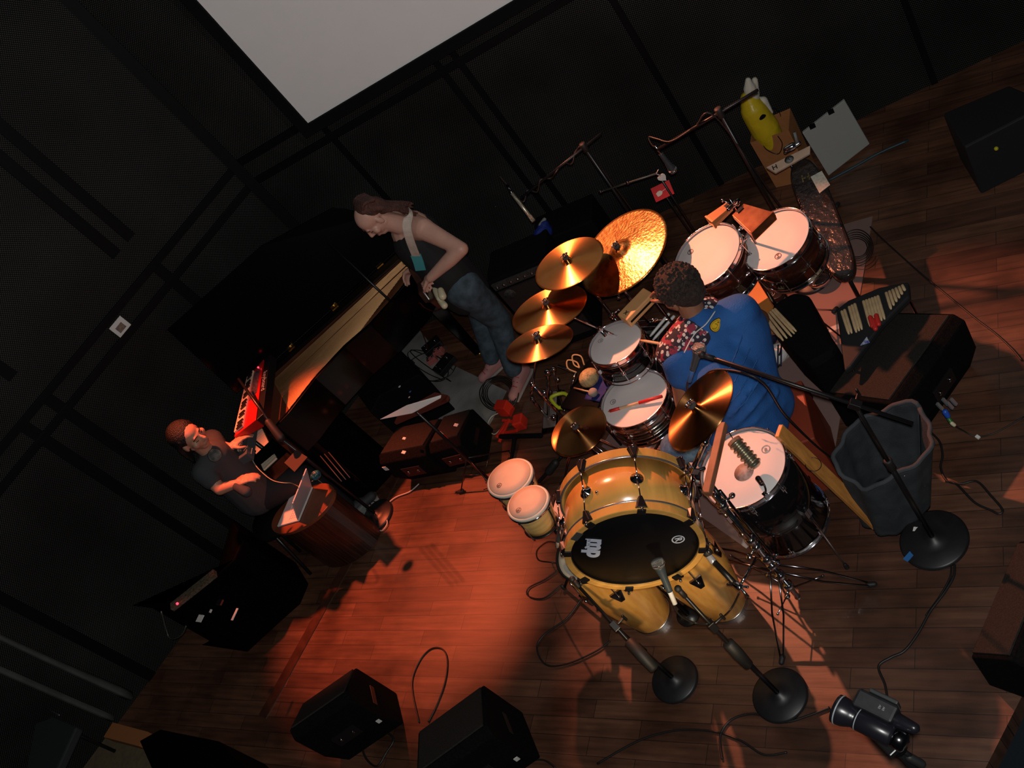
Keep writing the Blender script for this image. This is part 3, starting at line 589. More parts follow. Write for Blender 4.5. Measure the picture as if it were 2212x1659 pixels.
mic_cable('cable hanging from the microphone over the drummer', [P(1492, 812, 1.315), P(1484, 832, 1.25), P(1488, 848, 1.2), P(1500, 850, 1.2), P(1540, 800, 1.3), P(1640, 820, 1.30), P(1700, 900, .9), P(1790, 985, .3), P(1850, 1010, .012)], .0045)
h2 = fixed_xy(1538, 1352, b2); me = P(1474, 1282, h2 + .20); pv = V((b2.x, b2.y, h2)); d2 = (me - pv).normalized()
boom_stand('black round based stand whose boom microphone points at the maple drum head', b2, .127, h2, me, pv - d2 * .26, .16)
dyn_mic('steel grilled microphone in front of the black drum head', P(1417, 1207, h2 + .40), P(1447, 1278, h2 + .28), .027, mat('white_tape', (.7, .7, .7), .5))
mic_cable('cable looping from the microphone in front of the black drum head', [P(1451, 1292, h2 + .26), P(1456, 1310, h2 + .2), P(1470, 1330, h2 + .12), P(1500, 1345, h2 + .02), P(1540, 1345, h2), P(1575, 1320, .5), P(1597, 1280, .62)], .004)
h3 = fixed_xy(1322, 1358, b3); me = P(1246, 1262, h3 + .12); pv = V((b3.x, b3.y, h3)); d3 = (me - pv).normalized()
boom_stand('black round based stand left of the congas with a thick counterweight', b3, .118, h3, me, pv - d3 * .24, .17)
dyn_mic('thin black microphone beside the left conga with a white taped plug', P(1215, 1130, .95), P(1206, 1168, .82), .02, mat('white_tape', (.7, .7, .7), .5))
mic_cable('cable loops hanging left of the congas down to the floor', [P(1200, 1172, .78), P(1180, 1172, .6), P(1160, 1190, .35), P(1164, 1210, .15), P(1190, 1215, .01), P(1215, 1222, .01), P(1180, 1250, .01), P(1142, 1270, .01), P(1142, 1288, .01), P(1175, 1292, .01), P(1215, 1262, .01)], .0042)
mic_cable('cable loop on the red boards left of the conga foot', [P(1258, 1290, .01), P(1225, 1335, .01), P(1175, 1372, .01), P(1160, 1402, .01), P(1180, 1436, .01), P(1225, 1434, .01), P(1285, 1408, .01), P(1318, 1385, .01)], .005)
# clip microphones on the floor tom and the conga
t = thing('clip_microphone', 'small black gooseneck microphone clipped to the floor tom hoop', 'microphone', P(1652, 1062, .79))
MB().tube([P(1653, 1068, .80), P(1654, 1058, .84), P(1650, 1046, .86), P(1645, 1043, .855)], .0042, 8, smooth=6).build('gooseneck', BLK, t)
MB().cap(P(1645, 1044, .855), .011, P(1638, 1034, .85), .013).build('capsule', BLK, t); MB().box(P(1654, 1070, .79), (.02, .02, .03)).build('hoop_clip', CHR, t, bevel=.002)
t = thing('clip_microphone', 'black ball headed microphone on a silver arm clipped over the right conga', 'microphone', P(1520, 1205, .72))
MB().ell(P(1528, 1193, .82), .021).build('foam_ball', RUB, t); MB().cap(P(1531, 1200, .81), .014, P(1540, 1212, .80), .015).build('silver_collar', mat('silver_cap', (.75, .75, .78), .25, .6), t)
MB().tube([P(1536, 1207, .80), P(1585, 1258, .78)], .0125, 12).build('body', BLK, t)
mb = MB(); mb.tube([P(1510, 1185, .76), P(1520, 1180, .80), P(1526, 1190, .82)], .004); mb.tube([P(1505, 1200, .70), P(1512, 1185, .74), P(1530, 1170, .80), P(1534, 1176, .80)], .0035); mb.build('wire_bracket', CHRD, t)
t = thing('drum_key_clamp', 'chrome angle clamp at the right edge of the right conga', 'clamp', P(1590, 1265, .6))
mb = MB(); mb.cap(P(1580, 1255, .74), .013, P(1597, 1268, .74), .015); mb.tube([P(1600, 1262, .74), P(1613, 1240, .74), P(1632, 1205, .62)], .0065); mb.tube([P(1600, 1270, .73), P(1617, 1290, .70)], .006); mb.cap(P(1572, 1262, .73), .006, P(1615, 1268, .72), .006); mb.build('clamp_body', CHR, t)
# ---- two microphones on booms at the back
def plain_stand(label, base, piv, pts, grp=None):
    t = thing('microphone_stand', label, 'microphone stand', (base.x, base.y, 0), grp); round_base(t, base, .125)
    MB().tube([(base.x, base.y, .04), (base.x, base.y, piv)], .011, 12).build('shaft', BLK, t); MB().tube(pts, .0085, 10).build('boom', BLK, t)
    mb = MB(); clutch(mb, (base.x, base.y, piv), (0, 0, 1), .02, .06); mb.build('boom_clutch', RUB, t); return t
q = P(1262, 318, 1.25); bb = V((q.x, q.y, 0)); e = P(1125, 428, 1.18); k = bb + V((0, 0, 1.25))
plain_stand('thin black boom stand at the back wall carrying the pencil microphone', bb, 1.25, [k + (k - e).normalized() * .12, e])
t = thing('pencil_microphone', 'slim silver pencil microphone aimed down at the cymbals', 'microphone', P(1108, 410, 1.2)); A_, B_ = P(1106, 418, 1.22), P(1153, 478, 1.10)
MB().tube([A_, A_.lerp(B_, .80)], .0105, 16).build('body', mat('champagne_metal', (.60, .56, .42), .35, .7), t); MB().tube([A_.lerp(B_, .80), A_.lerp(B_, .82), B_], [.0125, .013, .0125], 16).build('capsule', mat('champagne_grille', (.45, .42, .32), .4, .7, bump=.6, bscale=500), t)
MB().tube([P(1096, 400, 1.24), A_], .009, 12).build('connector', CHRD, t)
mic_cable('cable wound along the boom of the pencil microphone', [P(1096, 400, 1.24), P(1086, 388, 1.25), P(1082, 384, 1.26)] + [e.lerp(k, i / 9.) + V((0, 0, .022 * math.sin(i * 2.6) - .01)) + NB * .022 * math.cos(i * 2.6) for i in range(10)] + [bb + V((.02, 0, .8)), bb + V((.03, 0, .2)), bb + V((.05, -.05, .01))], .0042, mat('rust_brown_cable', (.03, .016, .012), .45))  # cable coloured an even dark rust brown
q = P(1555, 243, 1.30); bb = V((q.x, q.y, 0)); e = P(1422, 322, 1.22); k = bb + V((0, 0, 1.30))
plain_stand('thick black boom stand at the back left of the paper bag', bb, 1.30, [k + (k - e).normalized() * .22, e])
dyn_mic('blue grey microphone with silver grille hanging from the back boom', P(1456, 371, 1.02), P(1426, 330, 1.18), .024)
mic_cable('cable trailing over the back boom to the blue grey microphone', [P(1424, 326, 1.2), P(1408, 312, 1.23), P(1402, 296, 1.26), P(1420, 300, 1.26), P(1450, 305, 1.25), P(1500, 275, 1.27), P(1545, 252, 1.29), bb + V((.02, -.03, .7)), bb + V((.06, -.08, .01))], .0045)
q = P(1420, 374, .95); xyb = V((q.x, q.y, 0)); t = thing('music_stand', 'thin folding music stand lying almost level near the back wall', 'music stand', (xyb.x, xyb.y, 0)); a_, b_ = P(1295, 415, .93), P(1420, 374, .95)
MB().tube([a_, b_], .006, 8).build('top_bar', mat('grey_tube', (.14, .14, .12), .4, .6), t)
for f in (.02, .5): MB().ell(a_.lerp(b_, f), .012, n=10, m=6).build('joint', CHRD, t)
MB().tube([(xyb.x, xyb.y, .2), (xyb.x, xyb.y, .95)], .007).build('shaft', BLK, t)
tripod(t, (xyb.x, xyb.y), BLK, .3, .22, .3, None, False)
hh = P(1431, 384, .93); t = thing('paper_heart', 'white paper heart tag tied above the red glass card', 'tag', hh); Bh = basis(NB, (0, .2, 1), hh)
mb = MB(Bh @ Mx.Rotation(.25, 4, 'Z')); pts = []
for i in range(28): a = 2 * PI * i / 28; pts.append((.0019 * 16 * math.sin(a) ** 3 * .8, .0019 * (13 * math.cos(a) - 5 * math.cos(2 * a) - 2 * math.cos(3 * a) - math.cos(4 * a))))
mb.prism(pts[::-1], -.0012, .0012); mb.build('paper', PAP, t); MB(Bh).tube([(0, .02, 0), (-.012, .04, 0), (.0, .055, .004), (.012, .06, 0)], .0018, 6, smooth=5).build('string', WHT, t)
cc = P(1431, 413, .80); t = thing('glass_card', 'red card printed with a white wine glass at the back', 'sign card', cc); dx = (P(1452, 404, .80) - P(1412, 418, .80)); Bh = basis(NB + V((0, 0, 1.1)), dx.cross(NB), cc)
MB(Bh).box((0, 0, 0), (.115, .085, .003)).build('card', mat('red_card', (.62, .015, .02), .5), t, bevel=.001)
mb = MB(Bh @ Mx.Rotation(-1.35, 4, 'Z')); mb.prism([(-.005, .002), (.005, .002), (.013, .012), (.014, .024), (.011, .038), (-.011, .038), (-.014, .024), (-.013, .012)], .0016, .0024); mb.prism([(-.0012, -.03), (.0012, -.03), (.0012, .003), (-.0012, .003)], .0016, .0024); mb.prism([(-.012, -.032), (.012, -.032), (.012, -.0295), (-.012, -.0295)], .0016, .0024); mb.build('wine_glass_print', mat('print_cream', (.7, .66, .55), .6), t)
MB().tube([cc - V((0, 0, .004)), (cc.x + .02, cc.y + .05, .40), (cc.x + .04, cc.y + .1, .01)], .006).build('holder_rod', BLK, t)
# ---- cowbells over the two toms
CB = mat('copper_cowbell', (.62, .24, .10), .32, .85, noise=.5, scale=14, c2=(.40, .13, .06)); CBT = mat('tan_cowbell', (.75, .34, .14), .35, .6, noise=.2)
def cowbell(label, a, b, w0, w1, hgt, m, up=(0, 0, 1)):
    a, b = V(a), V(b); L_ = (b - a).length; B = basis(b - a, up, a); t = thing('cowbell', label, 'cowbell', (a + b) / 2 - V((0, 0, hgt / 2)))
    def rr(w, h, z): return [(-w, -h, z), (w, -h, z), (w * 1.04, 0, z), (w, h, z), (-w, h, z), (-w * 1.04, 0, z)]
    o = MB(B); h0, h1 = hgt * .32, hgt * .5; P0, P1 = rr(w0 / 2, h0, 0), rr(w1 / 2, h1, L_); n = 6
    o.add(P0 + P1, [tuple(range(n))[::-1]] + [(i, (i + 1) % n, n + (i + 1) % n, n + i) for i in range(n)], False); o.build('bell_body', m, t, solid=.003, bevel=.003)
    mb = MB(B); q1 = rr(w1 / 2 + .003, h1 + .003, L_ - .006); q2 = rr(w1 / 2 + .003, h1 + .003, L_ + .003); q3 = rr(w1 / 2 - .003, h1 - .003, L_ + .003); q4 = rr(w1 / 2 - .003, h1 - .003, L_ - .006)
    mb.add(q1 + q2 + q3 + q4, [(i + k * n, (i + 1) % n + k * n, (i + 1) % n + ((k + 1) % 4) * n, i + ((k + 1) % 4) * n) for k in range(4) for i in range(n)], False); mb.build('mouth_edge', m, t)
    MB(B).box((0, 0, .012), (w0 * .5, hgt * .9, .02)).build('mount', BLK, t, bevel=.002); return t
HB = 1.14
cowbell('large copper cowbell casting its square shadow on the right tom', P(1597, 457, HB), P(1650, 488, HB - .02), .075, .135, .05, CB)
cowbell('small tan cowbell above the left tom of the pair', P(1576, 446, HB), P(1535, 480, HB), .045, .062, .04, CBT)
t = thing('cowbell_mount', 'chrome wing nut mount between the two cowbells', 'clamp', P(1584, 446, HB - .1)); q = P(1586, 446, HB)
mb = MB(); mb.tube([q + V((0, 0, .05)), V((q.x + .02, q.y + .06, .35))], .0065); mb.cap(q + V((-.03, 0, .01)), .012, q + V((.03, 0, .01)), .012); mb.build('rod', CHRD, t)
mb = MB(); mb.tube([P(1561, 433, HB + .02), q], .005); mb.ell(P(1561, 433, HB + .02), .008); mb.ell(P(1588, 437, HB + .03), (.014, .004, .012)); mb.ell(P(1594, 441, HB + .03), (.010, .004, .010)); mb.build('wing_nut', CHR, t)
tripod(t, (q.x + .02, q.y + .06), BLK, .36, .24, .9, None, False)
t = thing('timbale_stand', 'chrome stand joining the two dark toms', 'drum stand', ((TA[0].x + TB[0].x) / 2, (TA[0].y + TB[0].y) / 2 - .02, 0)); xy = ((TA[0].x + TB[0].x) / 2, (TA[0].y + TB[0].y) / 2)
mb = MB(); mb.tube([(xy[0], xy[1], .08), (xy[0], xy[1], .86)], .0125); mb.build('pole', CHR, t)
for i, (px, py, z) in enumerate(((1601, 492, .9), (1604, 520, .88), (1600, 545, .86), (1605, 570, .84), (1618, 590, .8), (1650, 598, .78))):
    mb = MB(); mb.ell(P(px, py, z), .013); mb.cap(P(px - 6, py + 5, z), .007, P(px + 7, py - 4, z), .007); mb.build('fitting', CHR, t)
tripod(t, xy, CHR, .4, .3, .2)
t = thing('snare_stand', 'chrome basket stand under the steel snare', 'drum stand', (SN[0].x, SN[0].y, 0)); MB().tube([(SN[0].x, SN[0].y, .08), (SN[0].x, SN[0].y, .40)], .012).build('pole', CHR, t)
for i in range(3):
    a = 2 * PI * i / 3 + .9; e = SN[0] + V(((SN[1] + .012) * math.cos(a), (SN[1] + .012) * math.sin(a), -.12)); MB().tube([(SN[0].x, SN[0].y, .38), e - V((0, 0, .055)), e], .006).build('basket_arm', CHR, t)
tripod(t, (SN[0].x, SN[0].y), CHR, .28, .24, .2)
t = thing('tom_holder', 'chrome rod and bracket carrying the small tom over the kick drum', 'bracket', (T12[0].x - .05, T12[0].y + .15, 0)); xy = (T12[0].x - .04, T12[0].y + .19)
MB().tube([(xy[0], xy[1], .05), (xy[0], xy[1], .78)], .011).build('pole', CHR, t); MB().tube([(xy[0], xy[1], .72), (T12[0].x - .02, T12[0].y + .155, .72)], .008).build('bracket_arm', CHR, t); tripod(t, xy, CHR, .3, .2, .6)
# ---- sticks, blocks and shakers
def stick(label, a, b, r=.0072, m=TIN, red=None, grp=None, name='drumstick'):
    a, b = V(a), V(b); t = thing(name, label, 'drumstick', a.lerp(b, .5), grp); MB().tube([a, a.lerp(b, .03), a.lerp(b, .85), b], [r * .8, r, r * .95, r * .5], 10).build('shaft', m, t)
    for (f0, f1) in (red or []): MB().tube([a.lerp(b, f0), a.lerp(b, f1)], r * 1.15, 10).build('red_wrap', mat('red_grip', (.62, .03, .025), .45), t)
    return t
zs = SN[0].z + .012
stick('drumstick with two red wraps lying across the snare head', P(1430, 856, zs + .012), P(1314, 889, zs + .002), .0075, red=[(.0, .42), (.78, .97)])
stick('pale drumstick with red butt held over the small tom', P(1452, 747, .90), P(1384, 735, .86), .0075, red=[(0, .24)])
for i in (0, 1): stick('white rod of the pair lying beside the drummer' if i else 'second white rod of the pair, nearer the small tom', P(1446 + i * 11, 677 + i * 5, .62), P(1404 + i * 6, 727 + i * 8, .60), .0085, mat('white_rod', (.66, .70, .68), .4), name='hot_rod')
def slab(name, label, cat, a, b, w, th, m, up=(0, 0, 1), tw=0., bev=.003):
    a, b = V(a), V(b); B = basis(b - a, up, (a + b) / 2) @ Mx.Rotation(tw, 4, 'Z'); mb = MB(B); mb.box((0, 0, 0), (w, th, (b - a).length)); return tag(mb.build(name, m, bevel=bev), label, cat)
WBAR = mat('brown_wood_bar', (.30, .125, .06), .5, noise=.5, scale=9, stretch=(1, 1, 5)); PINE = mat('orange_pine', (.70, .30, .07), .45, noise=.3, scale=7, stretch=(6, 6, 1))
slab('wooden_bar', 'brown square wooden bar over the left edge of the floor tom', 'wooden bar', P(1562, 916, 1.0), P(1527, 1068, 1.0), .034, .034, WBAR)
t = thing('bar_bracket', 'black bracket carrying the brown wooden bar', 'bracket', P(1545, 1066, .9)); mb = MB(); mb.tube([P(1535, 1045, .97), P(1548, 1062, .95), V((.29, 2.70, .90))], .010); mb.build('arm', BLK, t)
slab('wooden_plank', 'long orange pine plank leaning from the floor tom to the floor', 'plank', P(1682, 930, .84), P(1893, 1132, .02), .062, .022, PINE, (.3, -.6, 1))
MB_ = MB(basis((.2, -.3, 1), (0, 1, 0), P(1757, 1003, .60))); MB_.ring(.033, .0016, 0, 36); tag(MB_.build('wire_ring', BLK), 'thin black wire ring round the orange plank', 'ring')
a_, b_ = P(1586, 953, .92), P(1634, 1008, .86); B = basis(b_ - a_, (0, 0, 1), a_); L_ = (b_ - a_).length; t = thing('spring_shaker', 'ribbed metal tube shaker hanging above the floor tom head', 'shaker', a_.lerp(b_, .5))
prof = [(.024, 0)];
for i in range(49): prof.append((.030 + .0048 * math.sin(2 * PI * i / 8. - 1.2), .008 + (L_ - .012) * i / 48))
prof += [(.020, L_), (1e-6, L_ + .002)]; MB(B).lathe(prof, 32).build('ribbed_body', mat('pewter', (.42, .38, .27), .3, .85), t)
MB(B).band(.022, .031, -.004, .010, 32).build('copper_lip', mat('copper_lip', (.75, .36, .22), .35, .5), t)
MB().tube([P(1573, 932, 1.0), P(1580, 942, .97), a_ + V((0, 0, .0))], .0022, 6).build('hanging_wire', BLK, t)
a_, b_ = P(1404, 636, .86), P(1350, 692, .86); B = basis(b_ - a_, (0, 0, 1), (a_ + b_) / 2); t = thing('wood_block', 'tan wooden block with black maker mark left of the drummer\'s head', 'wood block', (a_ + b_) / 2 - V((0, 0, .03)))
MB(B).box((0, 0, 0), (.085, .06, (b_ - a_).length * 1.05)).build('block', mat('tan_block', (.74, .42, .18), .5, noise=.12), t, bevel=.006); text_mesh('maker_print', 'x', .05, B @ Mx.Translation((.0, .0308, .06)) @ Mx.Rotation(-PI / 2, 4, 'X'), BLK, t)
MB(B).box((.02, .0, 0), (.05, .012, (b_ - a_).length * .9)).build('slot', BLK, t)
MB().tube([(a_.x + .03, a_.y + .03, .05), (a_.x - .0, a_.y - .0, .83)], .008).build('holder_rod', CHRD, t)
# trap table with shakers between the hi hats and the snare
q = P(1275, 835, .36); t = thing('trap_table', 'low black padded table holding the shakers left of the snare', 'table', (q.x, q.y, 0)); Bq = rz(.4, (q.x, q.y, 0)); MB(Bq).box((0, 0, .345), (.34, .26, .03)).build('table_top', BLKM, t, bevel=.01)
for sx in (-1, 1):
    for sy in (-1, 1): MB(Bq).tube([(sx * .15, sy * .11, .01), (sx * .15, sy * .11, .34)], .008).build('leg', BLK, t)
c = P(1268, 812, .405); T = Mx.Translation((c.x, c.y, .362)); t = thing('caxixi_shaker', 'woven straw basket shaker with two loop handles on the black table', 'shaker', (c.x, c.y, .36))
MB(T @ Mx.Rotation(.5, 4, 'X')).ell((0, 0, .05), (.062, .052, .060)).build('woven_basket', mat('woven_straw', (.62, .50, .24), .65, noise=.4, scale=60, stretch=(1, 1, .1), bump=.6, bscale=90), t)
for s_ in (-1, 1): MB(T).tube([(s_ * .03, .03, .09), (s_ * .05, .06, .13), (s_ * .02, .09, .15), (-.01 * s_, .06, .12), (s_ * .0, .03, .10)], .0045, 8, smooth=5).build('loop_handle', mat('straw_cord', (.66, .44, .20), .6), t)
tag(MB(Bq).grid(lambda u, v: V(((u - .5) * .17 - .0, (v - .5) * .12 - .07, .364 + .006 * math.sin(9 * u + 5 * v))), 14, 10).build('blue_cloth', mat('blue_cloth', (.01, .02, .16), .8), solid=.004), 'dark blue cloth lying under the straw shaker', 'cloth')
t = thing('mallet', 'mallet with a round grey felt head beside the blue cloth', 'mallet', P(1281, 848, .37)); MB().ell(P(1281, 848, .392), (.028, .028, .026)).build('felt_head', mat('grey_felt', (.30, .28, .25), .95), t); MB().tube([P(1281, 848, .39), P(1240, 838, .372)], .005).build('shaft', TIN, t)
c = P(1217, 866, .30); Bt = basis((.25, -.3, 1), (0.8, .6, 0), c); t = thing('tambourine', 'lime green hand tambourine with silver jingles', 'tambourine', c - V((0, 0, .02)))
mb = MB(Bt); pr = []
for i in range(40): a = 2 * PI * i / 40; pr.append(V(((.062 + .018 * math.cos(2 * a + .5)) * math.cos(a), (.048 + .006 * math.cos(3 * a)) * math.sin(a), 0)))
mb.tube(pr + [pr[0]], .0115, 8); mb.build('lime_frame', mat('lime_plastic', (.48, .55, .02), .35), t)
for i in range(7): a = -1.9 + i * .62; MB(Bt).lathe([(1e-6, -.006), (.013, -.004), (.013, -.002), (1e-6, 0), (.013, .002), (.013, .004), (1e-6, .006)], 16, (.082 * math.cos(a), .060 * math.sin(a), 0)).build('jingle', CHR, t)
t2 = thing('tambourine_post', 'thin chrome post holding the lime tambourine', 'stand', (c.x, c.y, 0)); MB().tube([(c.x + .04, c.y + .03, .01), (c.x + .04, c.y + .03, .30)], .006).build('post', CHR, t2); tripod(t2, (c.x + .04, c.y + .03), CHRD, .16, .14, .3, None, False)
t = thing('hihat_pedal', 'chrome pedal machine with orange footboard below the orange cymbals', 'pedal', P(1185, 850)); pc_ = P(1190, 850)
for (px, py, z, r) in ((1183, 805, .42, .022), (1196, 798, .40, .018), (1176, 848, .22, .02), (1188, 848, .22, .018), (1196, 902, .2, .02), (1150, 862, .3, .016), (1205, 820, .36, .014)): MB().ell(P(px, py, z), r).build('knob', CHR, t)
for (a, b, r) in (((1206, 790, .42), (1244, 805, .40), .008), ((1244, 805, .40), (1232, 840, .36), .008), ((1183, 805, .42), (1185, 905, .03), .012), ((1196, 800, .4), (1215, 880, .05), .008), ((1150, 862, .3), (1185, 905, .03), .01)): MB().tube([P(*a), P(*b)], r).build('rod', CHR, t)
MB(basis((0.1, -.2, 1), (.6, .8, 0), P(1188, 885, .05))).box((0, 0, 0), (.085, .26, .012)).build('footboard', mat('brushed_plate', (.60, .50, .45), .3, .9), t, bevel=.004); MB(basis((0, 0, 1), (.6, .8, 0), P(1192, 890, .012))).box((0, 0, 0), (.12, .32, .012)).build('base_plate', CHRD, t, bevel=.003)
# ================================================================ people
def head(mb, c, f, u, s=1.):
    """skull, jaw, nose, ears, brow and lips; f = where the face looks, u = crown"""
    f = V(f).normalized(); u = (V(u) - f * f.dot(V(u))).normalized(); r = f.cross(u); R = Mx(((r.x, f.x, u.x), (r.y, f.y, u.y), (r.z, f.z, u.z))); c = V(c)
    def q(x, y, z): return c + (r * x + f * y + u * z) * s
    mb.ell(q(0, -.012, .035), (.074 * s, .092 * s, .078 * s), R, 28, 18)
    mb.ell(q(0, .022, -.02), (.060 * s, .068 * s, .078 * s), R, 24, 16)
    mb.ell(q(0, .045, -.078), (.036 * s, .036 * s, .030 * s), R); mb.cap(q(-.042, .0, -.055), .020 * s, q(0, .05, -.088), .020 * s); mb.cap(q(.042, .0, -.055), .020 * s, q(0, .05, -.088), .020 * s)
    mb.cap(q(0, .082, .012), .009 * s, q(0, .103, -.022), .0125 * s); mb.ell(q(-.011, .092, -.028), .009 * s); mb.ell(q(.011, .092, -.028), .009 * s)
    mb.cap(q(-.034, .078, .022), .009 * s, q(.034, .078, .022), .009 * s)
    mb.cap(q(-.020, .081, -.056), .0065 * s, q(.020, .081, -.056), .0065 * s); mb.cap(q(-.015, .079, -.066), .007 * s, q(.015, .079, -.066), .007 * s)
    for e in (-1, 1): mb.ell(q(e * .076, -.005, -.012), (.010 * s, .018 * s, .030 * s), R); mb.ell(q(e * .048, .055, -.02), (.022 * s, .022 * s, .024 * s), R)
    return q, R
def face_parts(t, q, body, brow=None, s=1.):
    EW = mat('eye_white', (.6, .58, .55), .3); EI = mat('iris_dark', (.02, .012, .008), .25); LP = mat('lips', (.38, .13, .11), .5)
    for e in (-1, 1):
        MB().tube([q(e * .018, .076, .001), q(e * .030, .081, -.003), q(e * .043, .071, .001)], .0022 * s, 6).build('eyelid_line', EI, t)
        if brow: MB().tube([q(e * .014, .087, .024), q(e * .032, .086, .029), q(e * .050, .073, .022)], .0035 * s, 6).build('eyebrow', brow, t)
    MB().tube([q(-.022, .085, -.0605), q(0, .090, -.060), q(.022, .085, -.0605)], [.0025 * s, .005 * s, .0025 * s], 8).build('lips', LP, t)
def hand(mb, w, d, pn, curl=.6, side=1, s=1., spread=.0):
    """wrist w, fingers towards d, palm facing pn; side=+1 puts the thumb along d x pn"""
    w = V(w); d = V(d).normalized(); pn = (V(pn) - d * d.dot(V(pn))).normalized(); x = d.cross(pn) * side
    mb.cap(w, .024 * s, w + d * .035 * s, .026 * s)
    for k in range(4): mb.cap(w + d * .025 * s + x * (.018 - .012 * k) * s, .014 * s, w + d * .085 * s + x * (.027 - .018 * k) * s, .0115 * s)
    for k, (L_, z) in enumerate(((.072, .088), (.080, .092), (.074, .089), (.058, .082))):
        p = w + d * z * s + x * (.027 - .018 * k) * s; a = curl * (.75 + .08 * k); rr = (.0088, .0082, .0072)
        dd = (d + x * spread * (1.5 - k)).normalized()
        for j, fr in enumerate((.46, .30, .24)):
            dd = (dd * math.cos(a) + pn * math.sin(a)).normalized(); q = p + dd * L_ * fr * s; mb.cap(p, rr[j] * s, q, rr[min(j + 1, 2)] * s, 10); p = q
            n2 = (pn * math.cos(a) - d * math.sin(a)); pn_, d_ = pn, d; a = curl * .9
            dd = dd
    p = w + d * .020 * s + x * .026 * s; q = p + (d * .55 + x * .65 + pn * .35).normalized() * .042 * s; mb.cap(p, .0125 * s, q, .0105 * s); q2 = q + (d * .8 + x * .1 + pn * .6).normalized() * .034 * s; mb.cap(q, .0105 * s, q2, .0088 * s)
def limb(mb, pts, rs):
    for i in range(len(pts) - 1): mb.cap(pts[i], rs[i], pts[i + 1], rs[i + 1], 16)
def shoe(t, heel, toe, m, sole, name='shoe', laces=None):
    heel, toe = V(heel), V(toe); d = (toe - heel).normalized(); s_ = V((-d.y, d.x, 0)); mb = MB(); mb.cap(heel + V((0, 0, .045)), .040, toe + V((0, 0, .034)), .036); mb.cap(heel + V((0, 0, .07)), .040, heel + d * .10 + V((0, 0, .058)), .038); mb.cap(heel + V((0, 0, .05)), .040, heel + V((0, 0, .10)), .038)
    o = mb.build(name, m, t, remesh=.008, smooth_it=3)
    MB(Mx.Translation(V((0, 0, 0)))).strap([heel - d * .035 + V((0, 0, .010)), heel + d * .1 + V((0, 0, .010)), toe + d * .03 + V((0, 0, .010))], .084, .018).build('sole', sole, o, bevel=.006)
    if laces:
        for k in range(4): c = heel + d * (.09 + .03 * k) + V((0, 0, .098 - .011 * k)); MB().tube([c - s_ * .026 - V((0, 0, .012)), c, c + s_ * .026 - V((0, 0, .012))], .003, 6).build('lace', laces, o)
    return o

# ---- drummer, seated with his back to the camera
DN = mat('blue_jeans', (.10, .22, .36), .85, noise=.45, scale=40, bump=.3, bscale=260, c2=(.06, .13, .24)); DND = mat('dark_jeans', (.075, .12, .155), .85, noise=.5, scale=18, c2=(.035, .055, .07), bump=.3, bscale=260)
SHB = mat('blue_cotton', (.02, .13, .42), .85, noise=.28, scale=7, bump=.35, bscale=180, c2=(.013, .085, .30))
yoke_m = bpy.data.materials.new('printed_black_yoke'); yoke_m.use_nodes = True
def _yoke():
    nt = yoke_m.node_tree; N = nt.nodes; L = nt.links; b = N['Principled BSDF']; tc = N.new('ShaderNodeTexCoord'); vo = N.new('ShaderNodeTexVoronoi'); vo.inputs['Scale'].default_value = 48; vo.feature = 'F1'; L.new(tc.outputs['Object'], vo.inputs[0])
    nz = N.new('ShaderNodeTexNoise'); nz.inputs['Scale'].default_value = 22; nz.inputs['Detail'].default_value = 4; L.new(tc.outputs['Object'], nz.inputs['Vector'])
    r1 = N.new('ShaderNodeValToRGB'); r1.color_ramp.interpolation = 'CONSTANT'; e = r1.color_ramp.elements; e[0].color = (.62, .62, .60, 1); e[1].position = .40; e[1].color = (.02, .016, .03, 1); L.new(vo.outputs['Distance'], r1.inputs[0])
    r2 = N.new('ShaderNodeValToRGB'); r2.color_ramp.interpolation = 'CONSTANT'; e = r2.color_ramp.elements; e[0].color = (0, 0, 0, 1); e[1].position = .55; e[1].color = (1, 1, 1, 1); L.new(nz.outputs['Fac'], r2.inputs[0])
    mx = N.new('ShaderNodeMix'); mx.data_type = 'RGBA'; L.new(r2.outputs[0], mx.inputs[0]); L.new(r1.outputs[0], mx.inputs[6]); mx.inputs[7].default_value = (.30, .03, .06, 1); L.new(mx.outputs[2], b.inputs['Base Color']); b.inputs['Roughness'].default_value = .8
_yoke()
